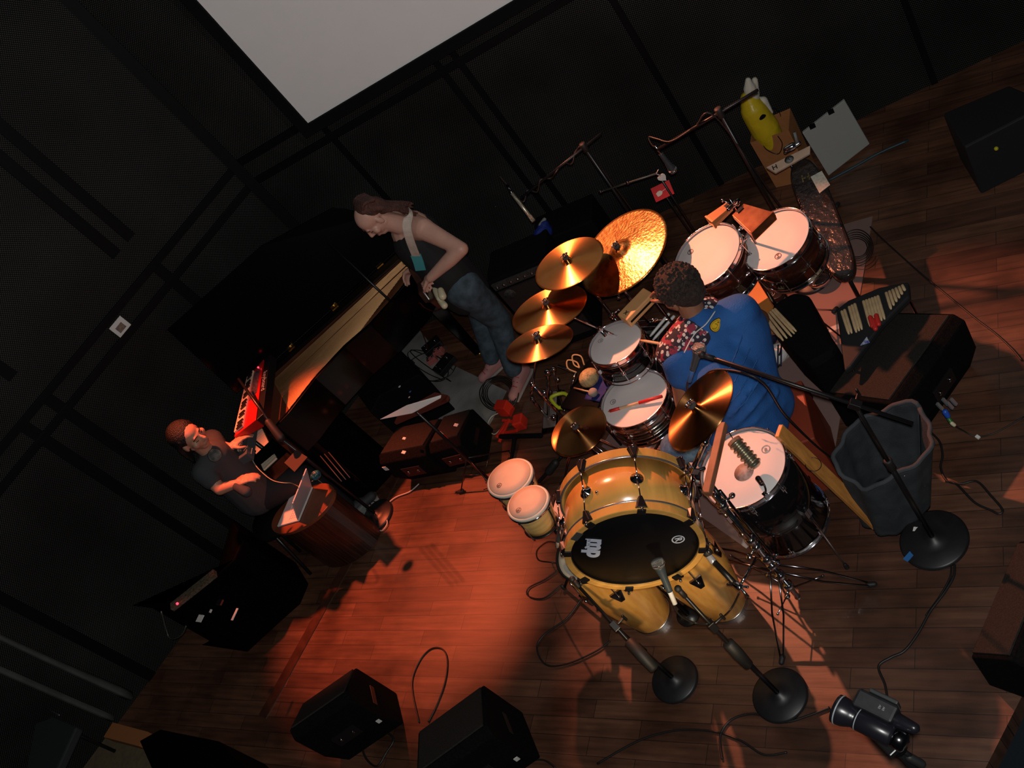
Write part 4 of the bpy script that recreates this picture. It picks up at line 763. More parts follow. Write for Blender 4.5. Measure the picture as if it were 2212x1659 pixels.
def drummer():
    hip = V((.70, 3.27, .56)); t = thing('person', 'drummer in a blue shirt with printed black shoulders seated with his back turned', 'person', (hip.x, hip.y, 0))
    hc = P(1470, 628, 1.22); nk = P(1503, 688, 1.08); shR = P(1598, 676, .99); shL = P(1470, 778, .98); chest = (shR + shL) / 2 + V((0, .03, -.10))
    elL = P(1484, 893, .72); wrL = P(1470, 800, .80) + V((0, .02, 0)); elR = P(1560, 640, .82) + V((.05, .12, -.02)); elR = shR + V((.10, .12, -.24)); wrR = P(1450, 655, .92) 
    fw = V((-.35, .94, 0)); up = (hc - nk).normalized()
    mb = MB(); q, R = head(mb, hc, fw + V((0, 0, -.35)), V((0, 0, 1)), 1.06)
    limb(mb, [nk + V((0, 0, -.05)), nk + V((0, 0, .0)), hc + V((0, -.02, -.04))], [.066, .058, .056]); limb(mb, [shR, nk + V((0, 0, -.06)), shL], [.07, .08, .07])
    limb(mb, [chest, hip + V((0, 0, .12)), hip], [.13, .13, .14])
    limb(mb, [shL, shL.lerp(elL, .45), elL, elL.lerp(wrL, .35), wrL], [.064, .056, .046, .048, .031]); limb(mb, [shR, shR.lerp(elR, .45), elR, elR.lerp(wrR, .35), wrR], [.064, .056, .046, .048, .031])
    hand(mb, wrL, P(1448, 748, .88) - wrL, V((-.6, -.2, -.6)), 1.15, -1); hand(mb, wrR, P(1424, 622, .95) - wrR, V((-.5, -.4, -.6)), 1.0, 1)
    hipR, hipL = hip + V((.12, .03, 0)), hip + V((-.12, .02, 0)); knL = P(1462, 968, .50); knR = hip + V((.22, .42, -.04)); anL = knL + V((.02, .16, -.42)); anR = knR + V((.0, .02, -.40))
    anL = V((knL.x + .05, knL.y + .13, .10)); anR = V((knR.x, knR.y + .03, .10))
    limb(mb, [hipL, knL, anL], [.075, .05, .04]); limb(mb, [hipR, knR, anR], [.075, .05, .04])
    body = mb.build('body', SKIN_D, t, remesh=.0062, smooth_it=3)
    # hair: close curls over the skull, cut above the nape
    mb = MB(); mb.ell(q(0, -.022, .040), (.092, .103, .092), R, 28, 18); mb.ell(q(0, -.045, -.002), (.080, .082, .072), R); mb.ell(q(0, -.062, -.03), (.062, .052, .048), R); rr = random.Random(3)
    for i in range(620):
        a, z = rr.uniform(0, 2 * PI), rr.uniform(-.5, 1); w = math.sqrt(1 - z * z); x, y = w * math.cos(a), w * math.sin(a)
        if y > .55 and z < .5: continue
        mb.ell(q(x * .094, -.022 + y * .104, .038 + z * .094), rr.uniform(.0045, .0075), None, 7, 4)
    mb.build('hair', mat('black_curls', (.018, .013, .011), .8, noise=.5, scale=60, c2=(.05, .032, .024), bump=.8, bscale=260), t, remesh=.0034)
    mb = MB(); limb(mb, [nk + V((.0, -.012, -.045)), chest + V((0, 0, -.02)), hip + V((0, -.02, .26)), hip + V((0, -.04, .10)), hip + V((.0, -.05, .0))], [.105, .165, .172, .180, .182])
    limb(mb, [shR + V((0, 0, .0)), nk + V((0, -.01, -.075)), shL], [.092, .095, .092]); limb(mb, [shR + V((-.04, 0, -.10)), hip + V((.09, -.02, .12)), hip + V((.11, -.04, .0))], [.13, .14, .135]); limb(mb, [shL + V((.04, .02, -.10)), hip + V((-.07, -.02, .12)), hip + V((-.10, -.03, .02))], [.12, .12, .125])
    for sh, el in ((shL, elL), (shR, elR)): limb(mb, [sh, sh.lerp(el, .24)], [.086, .080])
    for i in range(7): z = .04 + i * .07; mb.tube([hip + V((-.16 + .02 * i, -.17, z)), hip + V((.0, -.215, z + .05)), hip + V((.17, -.15, z + .015 * i))], .009, 8, smooth=4)
    mb.build('shirt', SHB, t, remesh=.011, smooth_it=14)
    # printed yoke over the shoulders: collar band lying on the shirt
    mb = MB(); ring = [V((math.cos(a) * .100, math.sin(a) * .095, 0)) for a in [2 * PI * i / 40 for i in range(40)]]
    limb(mb, [shL + V((.012, .035, .020)), nk + V((-.035, -.012, -.052)), nk + V((.015, -.004, -.046)), nk + V((.060, .012, -.042))], [.094, .106, .100, .082])
    mb.build('printed_yoke', yoke_m, t, remesh=.010, smooth_it=4)
    MB().tube([P(1478, 762, 1.075) , P(1500, 722, 1.115), P(1525, 700, 1.115), P(1545, 672, 1.11)], .0028, 6, smooth=5).build('piping', WHT, t)
    # emblem on the back: yellow drop with a dark eye
    return t, hip, q
DR, HIP, _ = drummer()
def emblem():
    dg = bpy.context.evaluated_depsgraph_get(); sh = [c for c in DR.children if c.name.startswith('shirt')][0]; ev = sh.evaluated_get(dg)
    inv = ev.matrix_world.inverted(); o = inv @ CAM; q = inv @ P(1545, 703, 0); hit, loc, nor, _i = ev.ray_cast(o, (q - o).normalized())
    if not hit: return
    loc = ev.matrix_world @ loc; nor = (ev.matrix_world.to_3x3() @ nor).normalized(); upv = P(1548, 692, loc.z) - P(1541, 716, loc.z); B = basis(nor, upv, loc + nor * .003)
    YEL = mat('emblem_yellow', (.80, .52, .02), .5)
    def drop(s, z): return [V((.022 * s * math.sin(a) * (1 - .42 * math.cos(a)), .031 * s * math.cos(a) + (.004 * s), z)) for a in [2 * PI * i / 28 for i in range(28)]]
    e = MB(B); p = drop(1.12, 0); e.hexa([v + V((0, 0, -.004)) for v in p][::-1], p[::-1]); o1 = e.build('back_emblem', mat('emblem_border', (.05, .03, .01), .6), DR)
    e = MB(B); p = drop(1., .0012); e.hexa([v + V((0, 0, -.002)) for v in p][::-1], p[::-1]); e.build('emblem_field', YEL, o1)
    e = MB(B); e.tube([V((v.x * .8, v.y * .8, .002)) for v in drop(1, 0)], .0011, 6); e.ell((.002, .018, .002), (.004, .004, .001)); e.tube([(-.008, .004, .002), (.004, .008, .002), (.008, .0, .002)], .0016, 6, smooth=4); e.tube([(.010, -.004, .002), (.004, -.014, .002), (-.006, -.018, .002)], .0014, 6, smooth=4); e.build('emblem_lines', mat('emblem_brown', (.22, .12, .01), .5), o1)
emblem()
hipR, hipL = HIP + V((.12, .03, 0)), HIP + V((-.12, .02, 0)); knL = P(1462, 968, .50); knR = HIP + V((.22, .42, -.04))
mb = MB(); limb(mb, [HIP + V((0, 0, .04)), hipL, knL, V((knL.x + .05, knL.y + .13, .13))], [.155, .125, .085, .065]); limb(mb, [HIP, hipR, knR, V((knR.x, knR.y + .03, .13))], [.15, .125, .085, .065]); mb.build('jeans', DN, DR, remesh=.011, smooth_it=5)
shoe(DR, V((knL.x + .05, knL.y + .12, 0)), V((knL.x - .02, knL.y + .30, 0)), mat('dark_canvas', (.03, .03, .035), .7), WHT); shoe(DR, V((knR.x, knR.y + .02, 0)), V((knR.x - .05, knR.y + .21, 0)), mat('dark_canvas'), WHT)
# box drum he sits on
q = P(1700, 925, .25); cx, cy = .78, 3.22; t = thing('cajon_seat', 'dark red wooden box seat under the drummer', 'seat', (cx, cy, 0)); T = rz(-.55, (cx, cy, 0))
MB(T).box((0, 0, .24), (.36, .36, .42)).build('box_body', mat('red_brown_wood', (.30, .045, .018), .5, noise=.3, scale=5), t, bevel=.008)
for sx in (-1, 1):
    for sy in (-1, 1): MB(T).cap((sx * .13, sy * .13, .010), .015, (sx * .13, sy * .13, .03), .015).build('rubber_foot', RUB, t)

# ---- guitarist in a black vest, standing by the tail of the piano
def guitarist():
    ft = V((.10, 5.32, 0)); t = thing('person', 'guitarist in a black sleeveless top bowing his balding head over the piano', 'person', ft)
    hc = P(806, 470, 1.58); nk = P(868, 486, 1.42); shL = P(915, 495, 1.38); shR = nk + V((.0, .22, -.05)); elL = P(996, 538, 1.25); wrL = P(930, 600, 1.20); haL = P(914, 600, 1.16); hip = P(985, 606, .94); elR = shR + V((.0, .08, -.26)); wrR = P(897, 577, 1.10)
    fw = V((-.85, -.12, -.52)); mb = MB(); q, R = head(mb, hc, fw, V((-.35, 0, 1)), 1.)
    limb(mb, [hc + V((.02, 0, -.03)), nk, nk + V((.03, 0, -.06))], [.055, .058, .075]); limb(mb, [shL, nk + V((.03, .02, -.06)), shR], [.066, .085, .066]); chest = nk.lerp(hip, .35) + V((0, .04, 0)); limb(mb, [nk + V((.02, .04, -.10)), chest, hip], [.125, .13, .12])
    limb(mb, [shL, shL.lerp(elL, .45), elL, elL.lerp(wrL, .35), wrL], [.062, .052, .042, .044, .028]); limb(mb, [shR, elR, wrR], [.058, .042, .028])
    hand(mb, wrL, haL - wrL + V((-.03, .01, -.02)), V((-.3, .6, -.6)), .95, 1); hand(mb, wrR, P(882, 588, 1.08) - wrR, V((-.2, -.7, -.5)), .85, -1)
    hl, hr = hip + V((0, -.08, -.02)), hip + V((0, .10, -.02)); kl = P(1075, 688, .50); kr = kl + V((-.04, .22, 0)); al = P(1112, 800, .10); ar = al + V((-.05, .26, 0)); limb(mb, [hl, kl, al], [.075, .05, .036]); limb(mb, [hr, kr, ar], [.075, .05, .036])
    mb.build('body', SKIN_L, t, remesh=.0062, smooth_it=3); face_parts(t, q, None, mat('brown_brow', (.10, .04, .02), .8))
    mb = MB(); HR = mat('dark_brown_hair', (.055, .022, .015), .75, noise=.6, scale=30, stretch=(1, 1, 1), bump=.9, bscale=120, c2=(.10, .035, .025)); mb.ell(q(0, -.045, .045), (.080, .070, .072), R); mb.ell(q(0, -.070, .0), (.074, .05, .075), R); rr = random.Random(5)
    for i in range(46):
        a = rr.uniform(-1, 1); s0 = q(a * .074, -.052 - .035 * (1 - a * a), rr.uniform(-.01, .085)); mid = q(a * .088, -.085 - .02 * (1 - abs(a)), -.06 + rr.uniform(-.02, .03)); en = q(a * .080 + rr.uniform(-.02, .02), -.095 + rr.uniform(-.04, .03), -.185 + rr.uniform(-.05, .04)); mb.tube([s0, mid, en], [.016, .005], 6, smooth=4)
    for i in range(26): a = rr.uniform(-.9, .9); mb.tube([q(a * .06, -.01, .105 - .02 * a * a), q(a * .075, -.07, .105), q(a * .082, -.11, .05)], [.008, .012], 6, smooth=3)
    mb.build('hair', HR, t, remesh=.006)
    mb = MB(); BK = mat('black_vest', (.008, .008, .009), .8); limb(mb, [nk + V((.035, .05, -.16)), chest, hip + V((0, 0, .06)), hip + V((0, 0, -.10))], [.135, .15, .145, .150]); limb(mb, [nk + V((.05, -.02, -.05)), nk + V((.06, -.03, -.16)), chest + V((.02, -.03, 0))], [.030, .05, .11]); limb(mb, [nk + V((.05, .11, -.06)), nk + V((.05, .09, -.2)), chest], [.03, .05, .1]); mb.build('vest', BK, t, remesh=.010, smooth_it=4)
    MB().strap([nk + V((.065, -.05, .012)), nk + V((.03, -.09, .008)), nk + V((-.035, -.105, -.05)), nk + V((-.08, -.11, -.13))], .035, .006, (-.4, -.8, .5), smooth=5).build('vest_strap', BK, t)
    mb = MB(); limb(mb, [hip + V((0, .01, -.03)), hl, kl, al + V((0, 0, .02))], [.14, .118, .082, .062]); limb(mb, [hip + V((0, .04, -.03)), hr, kr, ar + V((0, 0, .02))], [.14, .118, .082, .062]); mb.build('jeans', DND, t, remesh=.011, smooth_it=5)
    PK = mat('pink_suede', (.42, .20, .19), .7); shoe(t, V((al.x + .05, al.y, 0)), V((al.x - .12, al.y - .10, 0)), PK, mat('grey_sole', (.3, .26, .25), .6), laces=mat('red_lace', (.4, .02, .02), .6)); shoe(t, V((ar.x + .04, ar.y, 0)), V((ar.x - .14, ar.y, 0)), PK, mat('grey_sole'), laces=mat('red_lace'))
    return t, nk, shL
GU, GN, GS = guitarist()
# electric guitar held upright in front of him, neck towards the camera side
c = P(925, 618, 1.03); hi, lo = P(893, 575, 1.10), P(958, 658, .98); t = thing('electric_guitar', 'dark electric guitar with cream horns held edge on by the guitarist', 'guitar', c); ax = (hi - lo).normalized(); vw = (CAM - (hi + lo) / 2).normalized(); B = basis(ax.cross(vw) + vw * .30, ax, (hi + lo) / 2); L_ = (hi - lo).length
mb = MB(B); oy = []
for (x, y) in ((-.04, .5), (.05, .5), (.10, .36), (.12, .15), (.09, -.02), (.11, -.2), (.10, -.36), (.04, -.42), (-.03, -.36), (-.09, -.44), (-.13, -.28), (-.10, -.05), (-.13, .2), (-.11, .4)): oy.append((x, y * L_))
mb.prism(oy, -.02, .02); mb.build('guitar_body', mat('dark_burst', (.025, .014, .012), .2, coat=.5, noise=.5, scale=6, c2=(.10, .03, .015)), t, bevel=.008)
mb = MB(B); mb.box((0, .10 * L_, .026), (.05, .03, .012)); mb.build('bridge', mat('gold_hardware', (.70, .42, .16), .25, 1.), t, bevel=.003)
MB(B).box((0, -.10 * L_, .024), (.075, .03, .01)).build('pickup', CHR, t, bevel=.002); MB(B).box((0, -.28 * L_, .024), (.055, .25 * L_, .012)).build('fingerboard', mat('rosewood', (.035, .015, .01), .4), t)
for k in range(6): MB(B).tube([(-.02 + .008 * k, .1 * L_, .034), (-.018 + .0072 * k, -.42 * L_, .033)], .0008, 5).build('string', CHR, t)
CRM = mat('cream_plastic', (.68, .62, .42), .35)
for (a, b, r) in ((P(938, 622, 1.03), P(950, 644, 1.02), .022), (P(952, 628, 1.05), P(956, 640, 1.04), .024), (P(950, 648, 1.0), P(960, 660, .99), .021)): MB().cap(a, r * .85, b, r).build('cream_horn', CRM, t)
mb = MB(); mb.cap(P(916, 562, 1.14), .012, P(926, 575, 1.12), .016); mb.ell(P(922, 560, 1.15), .012); mb.cap(P(921, 578, 1.11), .014, P(914, 585, 1.1), .010); mb.build('gold_tuner_head', mat('gold_hardware'), t); MB().ell(P(912, 547, 1.16), (.022, .018, .014)).build('capo', mat('smoke_plastic', (.08, .08, .09), .3), t)
t2 = thing('guitar_strap', 'cream guitar strap with a turquoise end across the guitarist', 'guitar strap', P(905, 540, 1.2)); MB().strap([GN + V((.085, .03, .02)), P(884, 463, 1.52), P(879, 490, 1.50), P(886, 520, 1.42), P(899, 553, 1.30)], .05, .004, (-.35, -.75, .55), smooth=6).build('webbing', mat('cream_webbing', (.60, .50, .42), .75, noise=.2, scale=30), t2)
MB().strap([P(898, 550, 1.305), P(904, 566, 1.26), P(909, 584, 1.21)], .062, .006, (-.35, -.75, .55)).build('leather_end', mat('turquoise_leather', (.05, .26, .28), .6), t2)
mic_cable('guitar lead curling from the guitar behind the piano', [P(950, 645, 1.0), P(958, 662, .95), P(938, 672, .85), P(918, 665, .8), P(905, 655, .8), P(900, 680, .6), P(920, 740, .2), P(925, 760, .012)], .004, mat('red_lead', (.10, .015, .012), .4), name='guitar_lead')

# ---- keyboard player
def keysman():
    ft = V((-1.78, 5.42, 0)); t = thing('person', 'keyboard player with black hair in a dark printed tee leaning over the keys', 'person', ft)
    hc = P(410, 944, 1.32); nk = P(448, 972, 1.16); shA = P(440, 1020, 1.10); shB = P(458, 952, 1.10); elA = P(475, 1056, 1.00); wrA = P(508, 1046, .98); elB = P(476, 964, 1.06); wrB = P(498, 967, 1.05); hip = V((nk.x - .08, nk.y + .12, .62))
    fw = V((.62, -.62, -.12)); mb = MB(); q, R = head(mb, hc, fw, V((-.10, .0, 1)), .98); limb(mb, [hc, nk, nk + V((0, 0, -.06))], [.05, .05, .07]); limb(mb, [shA, nk + V((0, 0, -.06)), shB], [.055, .07, .055]); limb(mb, [nk + V((0, .02, -.14)), hip], [.085, .10])
    limb(mb, [shA, shA.lerp(elA, .5), elA, wrA], [.054, .046, .038, .027]); limb(mb, [shB, shB.lerp(elB, .5), elB, wrB], [.054, .046, .038, .027]); hand(mb, wrA, V((.7, -.2, -.1)), V((.1, 0, -1)), .45, 1, .95); hand(mb, wrB, V((.8, .1, -.05)), V((.1, 0, -1)), .45, -1, .95)
    mb.build('body', mat('skin_tan', (.52, .26, .17), .5, noise=.12, scale=12), t, remesh=.0062, smooth_it=3); BH = mat('black_hair', (.006, .005, .005), .5, noise=.5, scale=40, bump=.8, bscale=160); face_parts(t, q, None, BH)
    mb = MB(); mb.ell(q(0, -.03, .045), (.086, .095, .082), R); mb.ell(q(0, -.05, -.02), (.084, .07, .09), R); rr = random.Random(8)
    for i in range(60): a = rr.uniform(-1, 1); mb.tube([q(a * .07, .01 - .08 * (1 - abs(a)), .09 - .03 * abs(a)), q(a * .094, -.04 - .05 * (1 - abs(a)), 0), q(a * .092, -.05 - .03 * (1 - abs(a)), -.12 + rr.uniform(-.03, .03))], [.014, .005], 6, smooth=4)
    mb.build('hair', BH, t, remesh=.006)
    TEE = mat('charcoal_tee', (.045, .05, .055), .85, noise=.2, scale=9); mb = MB(); limb(mb, [nk + V((0, 0, -.07)), nk.lerp(hip, .4), hip], [.10, .135, .145]); limb(mb, [shA, nk + V((0, 0, -.075)), shB], [.072, .085, .072]); limb(mb, [shA, shA.lerp(elA, .45)], [.070, .062]); limb(mb, [shB, shB.lerp(elB, .45)], [.070, .062]); mb.build('tee_shirt', TEE, t, remesh=.010, smooth_it=4)
    mb = MB(); k1 = hip + V((.30, -.10, -.10)); k2 = hip + V((.30, .12, -.10)); limb(mb, [hip, k1, V((k1.x + .02, k1.y, .12))], [.14, .085, .06]); limb(mb, [hip, k2, V((k2.x + .02, k2.y, .12))], [.14, .085, .06]); mb.build('trousers', mat('black_trousers', (.008, .009, .012), .85), t, remesh=.012, smooth_it=4)
    for k in (k1, k2): shoe(t, V((k.x, k.y, 0)), V((k.x + .18, k.y, 0)), mat('dark_canvas'), mat('grey_sole'))
    MB().cap(P(512, 1050, .97), .030, P(532, 1062, .93), .034).build('sleeve_cuff', TEE, t)
    return t, nk
KP, KN = keysman()
def shirt_print():
    dg = bpy.context.evaluated_depsgraph_get(); sh = [c for c in KP.children if c.name.startswith('tee')][0]; ev = sh.evaluated_get(dg); inv = ev.matrix_world.inverted(); o = inv @ CAM; q = inv @ P(464, 983, 0); hit, loc, nor, _i = ev.ray_cast(o, (q - o).normalized())
    if not hit: return
    loc = ev.matrix_world @ loc; nor = (ev.matrix_world.to_3x3() @ nor).normalized(); B = basis(nor, (0, 0, 1), loc + nor * .002)
    MB(B).lathe([(1e-6, .002), (.036, .001), (.042, -.006)], 28).build('round_print', mat('faded_print', (.17, .16, .14), .8, noise=.8, scale=28, c2=(.05, .05, .05)), KP)
shirt_print()
q = KN + V((-.10, .02, 0)); t = thing('piano_stool', 'black round stool under the keyboard player', 'stool', (q.x, q.y, 0)); MB(rz(0, (q.x, q.y, 0))).lathe([(1e-6, .42), (.15, .42), (.17, .44), (.17, .47), (1e-6, .485)], 32).build('seat', BLKM, t)
for i in range(4): a = PI / 4 + i * PI / 2; MB().tube([(q.x + .10 * math.cos(a), q.y + .10 * math.sin(a), .42), (q.x + .18 * math.cos(a), q.y + .18 * math.sin(a), .01)], .012).build('leg', BLK, t)
# ================================================================ piano side, amplifiers, bags, cables
def tagm(mb, name, m, label, cat, group=None, kind=None, **k): return tag(mb.build(name, m, **k), label, cat, group, kind)
def pxpoly(pl, h): return [P(x, y, h) for x, y in pl]
def ccw(q): 
    a = sum(q[i].x * q[(i + 1) % len(q)].y - q[(i + 1) % len(q)].x * q[i].y for i in range(len(q))); return q if a > 0 else q[::-1]
def slabpoly(mb, q, z0, z1): q = ccw([V(p) for p in q]); return mb.hexa([V((p.x, p.y, z0)) for p in q], [V((p.x, p.y, z1)) for p in q])
# ---- grand piano with its lid raised against the wall
OUT = [(-1.30, 6.02), (-1.30, 5.40), (-1.12, 5.42), (-.86, 5.50), (-.6, 5.535), (-.39, 5.52), (-.2, 5.55), (-.06, 5.585), (.05, 5.66), (.11, 5.76), (.12, 5.88), (.06, 5.97)]
pt = thing('grand_piano', 'black grand piano with raised lid showing gold plate and strings', 'piano', (-.6, 5.75, 0))
def inset(poly, d):
    n = len(poly); out = []
    for i in range(n):
        a, b, c = V(poly[i - 1] + (0,)), V(poly[i] + (0,)), V(poly[(i + 1) % n] + (0,)); e1, e2 = (b - a).normalized(), (c - b).normalized(); nn = (V((-e1.y, e1.x, 0)) + V((-e2.y, e2.x, 0))); nn.normalize(); out.append((b.x + nn.x * d, b.y + nn.y * d))
    return out
IN_ = inset(OUT, .028); n = len(OUT); mb = MB(); vs = [(x, y, .66) for x, y in OUT] + [(x, y, .955) for x, y in OUT] + [(x, y, .955) for x, y in IN_] + [(x, y, .70) for x, y in IN_]
mb.add(vs, [(i + k * n, (i + 1) % n + k * n, (i + 1) % n + ((k + 1) % 4) * n, i + ((k + 1) % 4) * n) for k in range(4) for i in range(n)], False); mb.build('rim', GLB, pt, bevel=.004)
MB().prism(inset(OUT, .02), .66, .70).build('bottom_board', BLKM, pt)
MB().prism(inset(OUT, .03), .858, .866).build('soundboard', mat('soundboard_spruce', (.12, .038, .014), .45, noise=.5, scale=3, stretch=(1, 14, 1), spec=.3), pt)
GOLD = mat('plate_gold', (.24, .085, .04), .45, .35, noise=.35, scale=5); PL = inset(OUT, .045)
for a, b, w in (((-1.22, 5.95), (.05, 5.93), .035), ((-1.2, 5.52), (.04, 5.72), .03), ((-1.2, 5.72), (-.1, 5.88), .02), ((-1.2, 5.85), (-.55, 5.60), .02)):
    A_, B_ = V((a[0], a[1], .893)), V((b[0], b[1], .893)); MB().strap([A_, B_], w, .014).build('plate_strut', GOLD, pt, bevel=.003)
q = inset(OUT, .032); q2 = inset(OUT, .085); mb = MB(); vs = [(x, y, .872) for x, y in q] + [(x, y, .90) for x, y in q] + [(x, y, .90) for x, y in q2] + [(x, y, .872) for x, y in q2]
mb.add(vs, [(i + k * n, (i + 1) % n + k * n, (i + 1) % n + ((k + 1) % 4) * n, i + ((k + 1) % 4) * n) for k in range(4) for i in range(n)], False); mb.build('plate', GOLD, pt)
slabpoly(MB(), [(-1.27, 5.46, 0), (-1.12, 5.47, 0), (-1.12, 5.95, 0), (-1.27, 5.95, 0)], .872, .91).build('pin_block', mat('pin_block_red', (.20, .06, .03), .4, .3), pt)
ST = mat('piano_string', (.50, .28, .13), .3, 1.)
for i in range(44):
    f = i / 43.; y0 = 5.47 + .46 * f; x1 = -.70 + .78 * min(1, f * 1.35); y1 = 5.56 + .36 * f if f < .75 else 5.62 + .30 * f; MB().tube([(-1.14, y0, .903), (x1, min(y1, 5.93), .900)], .0016, 5, cap=False).build('string', ST, pt)
for i in range(30):
    f = (i + .5) / 30; k = f * 7.2; j = int(k); a, b = V(q2[2 + j] + (0,)), V(q2[3 + j] + (0,)); p = a.lerp(b, k - j); MB().lathe([(.0055, 0), (.0055, .005), (1e-6, .008)], 8, (p.x, p.y + .012, .90)).build('plate_pin', CHR, pt)
for x in (-.89, -.50, -.10): mb = MB(); mb.box((x, 5.985, .962), (.05, .06, .01)); mb.tube([(x - .025, 5.99, .97), (x + .025, 5.99, .97)], .006); mb.build('hinge', mat('brass', (.60, .38, .12), .3, 1.), pt)
LIDM = GLB; mb = MB(); up = V((0, .30, .95)).normalized(); L0 = V((-1.36, 6.02, .965)); mb.hexa([L0, L0 + up * .60, L0 + V((.80, 0, 0)) + up * .58, L0 + V((1.30, -.03, 0)) + up * .46, L0 + V((1.47, -.04, 0)) + up * .25, L0 + V((1.44, -.05, 0))], [p + V((0, .022, -.006)) for p in (L0, L0 + up * .60, L0 + V((.80, 0, 0)) + up * .58, L0 + V((1.30, -.03, 0)) + up * .46, L0 + V((1.47, -.04, 0)) + up * .25, L0 + V((1.44, -.05, 0)))]); mb.build('lid', LIDM, pt, bevel=.003)
MB().tube([(-.2, 5.60, .93), (-.24, 6.06, 1.30)], .008).build('lid_prop', BLK, pt)
slabpoly(MB(), [(-1.50, 5.42, 0), (-1.31, 5.42, 0), (-1.31, 6.02, 0), (-1.50, 6.02, 0)], .66, .76).build('key_bed', GLB, pt, bevel=.004)
for i in range(22): MB().box((-1.44, 5.445 + i * .0262, .766), (.11, .0245, .012)).build('white_key', mat('ivory_key', (.70, .60, .45), .3), pt, bevel=.001)
for (x, y) in ((-1.2, 5.5), (-1.2, 5.92), (-.02, 5.78)): mb = MB(); mb.hexa([(x + s * .03, y + w * .03, .05) for s, w in ((-1, -1), (1, -1), (1, 1), (-1, 1))], [(x + s * .05, y + w * .05, .66) for s, w in ((-1, -1), (1, -1), (1, 1), (-1, 1))]); lg = mb.build('leg', GLB, pt, bevel=.004); MB().lathe([(.012, 0), (.022, .01), (.022, .04), (.012, .05)], 14, (x, y, 0.0)).build('caster', mat('brass'), lg)
# ---- two keyboards
def keyboard(name, label, quad, h, m, nk, kw, th=.075, text=None, dark=True):
    A_, B_, C_, D_ = pxpoly(quad, h)        # A-D: key side, B-C: back side
    cen = (A_ + B_ + C_ + D_) / 4; t = thing(name, label, 'keyboard', cen - V((0, 0, th)))
    mb = MB(); lo = [p - V((0, 0, th)) for p in (A_, B_, C_, D_)]; w = (D_ - A_).normalized(); dp = (B_ - A_); 
    f = lambda a, b: A_.lerp(D_, a) + (B_.lerp(C_, a) - A_.lerp(D_, a)) * b
    mb.hexa([f(0, 0) - V((0, 0, th)), f(0, 1) - V((0, 0, th)), f(1, 1) - V((0, 0, th)), f(1, 0) - V((0, 0, th))][::-1], [f(0, 0) - V((0, 0, .03)), f(0, 1), f(1, 1), f(1, 0) - V((0, 0, .03))][::-1]); mb.build('case', m, t, bevel=.004)
    tilt = lambda a, b, z: f(a, b) + V((0, 0, z - .03 * (1 - b)))
    for i in range(nk):
        a0, a1 = kw[0] + (kw[1] - kw[0]) * i / nk, kw[0] + (kw[1] - kw[0]) * (i + .93) / nk; c = [tilt(a0, .02, .0), tilt(a0, kw[2], .0), tilt(a1, kw[2], .0), tilt(a1, .02, .0)]; MB().hexa(c[::-1], [p + V((0, 0, .012)) for p in c][::-1]).build('white_key', mat('ivory_key'), t)
        if i % 7 not in (2, 6): c = [tilt(a1 - .012, kw[2] * .42, .012), tilt(a1 - .012, kw[2], .012), tilt(a1 + .012, kw[2], .012), tilt(a1 + .012, kw[2] * .42, .012)]; MB().hexa(c[::-1], [p + V((0, 0, .010)) for p in c][::-1]).build('black_key', BLK, t)
    if dark: c = [tilt(.10, kw[2] + .06, .001), tilt(.06, .86, .001), tilt(.52, .86, .001), tilt(.56, kw[2] + .06, .001)]; MB().hexa(c[::-1], [p + V((0, 0, .003)) for p in c][::-1]).build('control_panel', mat('panel_dark', (.03, .03, .045), .4, noise=.9, scale=90, c2=(.14, .10, .12)), t)
    return t, f
KR = mat('red_lacquer', (.42, .012, .010), .32)
t, f = keyboard('stage_keyboard', 'bright red stage keyboard with white keys in front of the player', [(529, 808), (569, 776), (552, 907), (498, 938)], 1.10, KR, 20, (.03, .95, .42))
bs = f(0, 1) - f(1, 1); bk = MB(); slabpoly(bk, [f(0, 1) + V((.004, 0, 0)), f(1, 1) + V((.004, 0, 0)), f(1, 1) + V((.055, .0, 0)), f(0, 1) + V((.055, 0, 0))], 1.03, 1.095); bk.build('back_panel', BLK, t, bevel=.003)
TT = basis((0, 0, 1), (f(0, 1) - f(0, 0)) * -1, f(.42, 1.0) + V((.030, -.0, .002))); xx = (f(1, 1) - f(0, 1)).normalized(); TT = Mx(((xx.x, -xx.y * -1 if 0 else -xx.y, 0, 0), (xx.y, xx.x, 0, 0), (0, 0, 1, 0), (0, 0, 0, 1))); TT.translation = f(.42, 1.0) + V((.030, 0, -.002)); text_mesh('maker_lettering', 'keyboard', .045, TT, mat('grey_letter', (.35, .36, .36), .5), t)
MB().ell(f(.10, .80) + V((0, 0, .006)), .006).build('power_light', mat('red_led', (1, .02, .04), .5, emit=6), t)
t, f = keyboard('synthesizer', 'small grey synthesizer overlapping the lower end of the red keyboard', [(505, 936), (541, 908), (532, 980), (487, 1001)], 1.0, mat('slate_grey', (.07, .09, .10), .4), 11, (.04, .92, .48), .07)
for i in range(7): MB().lathe([(.008, 0), (.007, .014), (1e-6, .015)], 12, f(.12 + .12 * i, .72) + V((0, 0, .002))).build('knob', mat('knob_grey', (.22, .14, .12), .4), t)
kt = thing('keyboard_stand', 'black stand carrying the two keyboards', 'keyboard stand', P(525, 890, 0) + V((0, -.5, 0)))
for (px, py, h) in ((545, 810, 1.02), (512, 925, 1.02), (515, 950, .92), (520, 985, .92)): q = P(px, py, h); MB().tube([q, (q.x, q.y, .01)], .014).build('leg', BLK, kt)
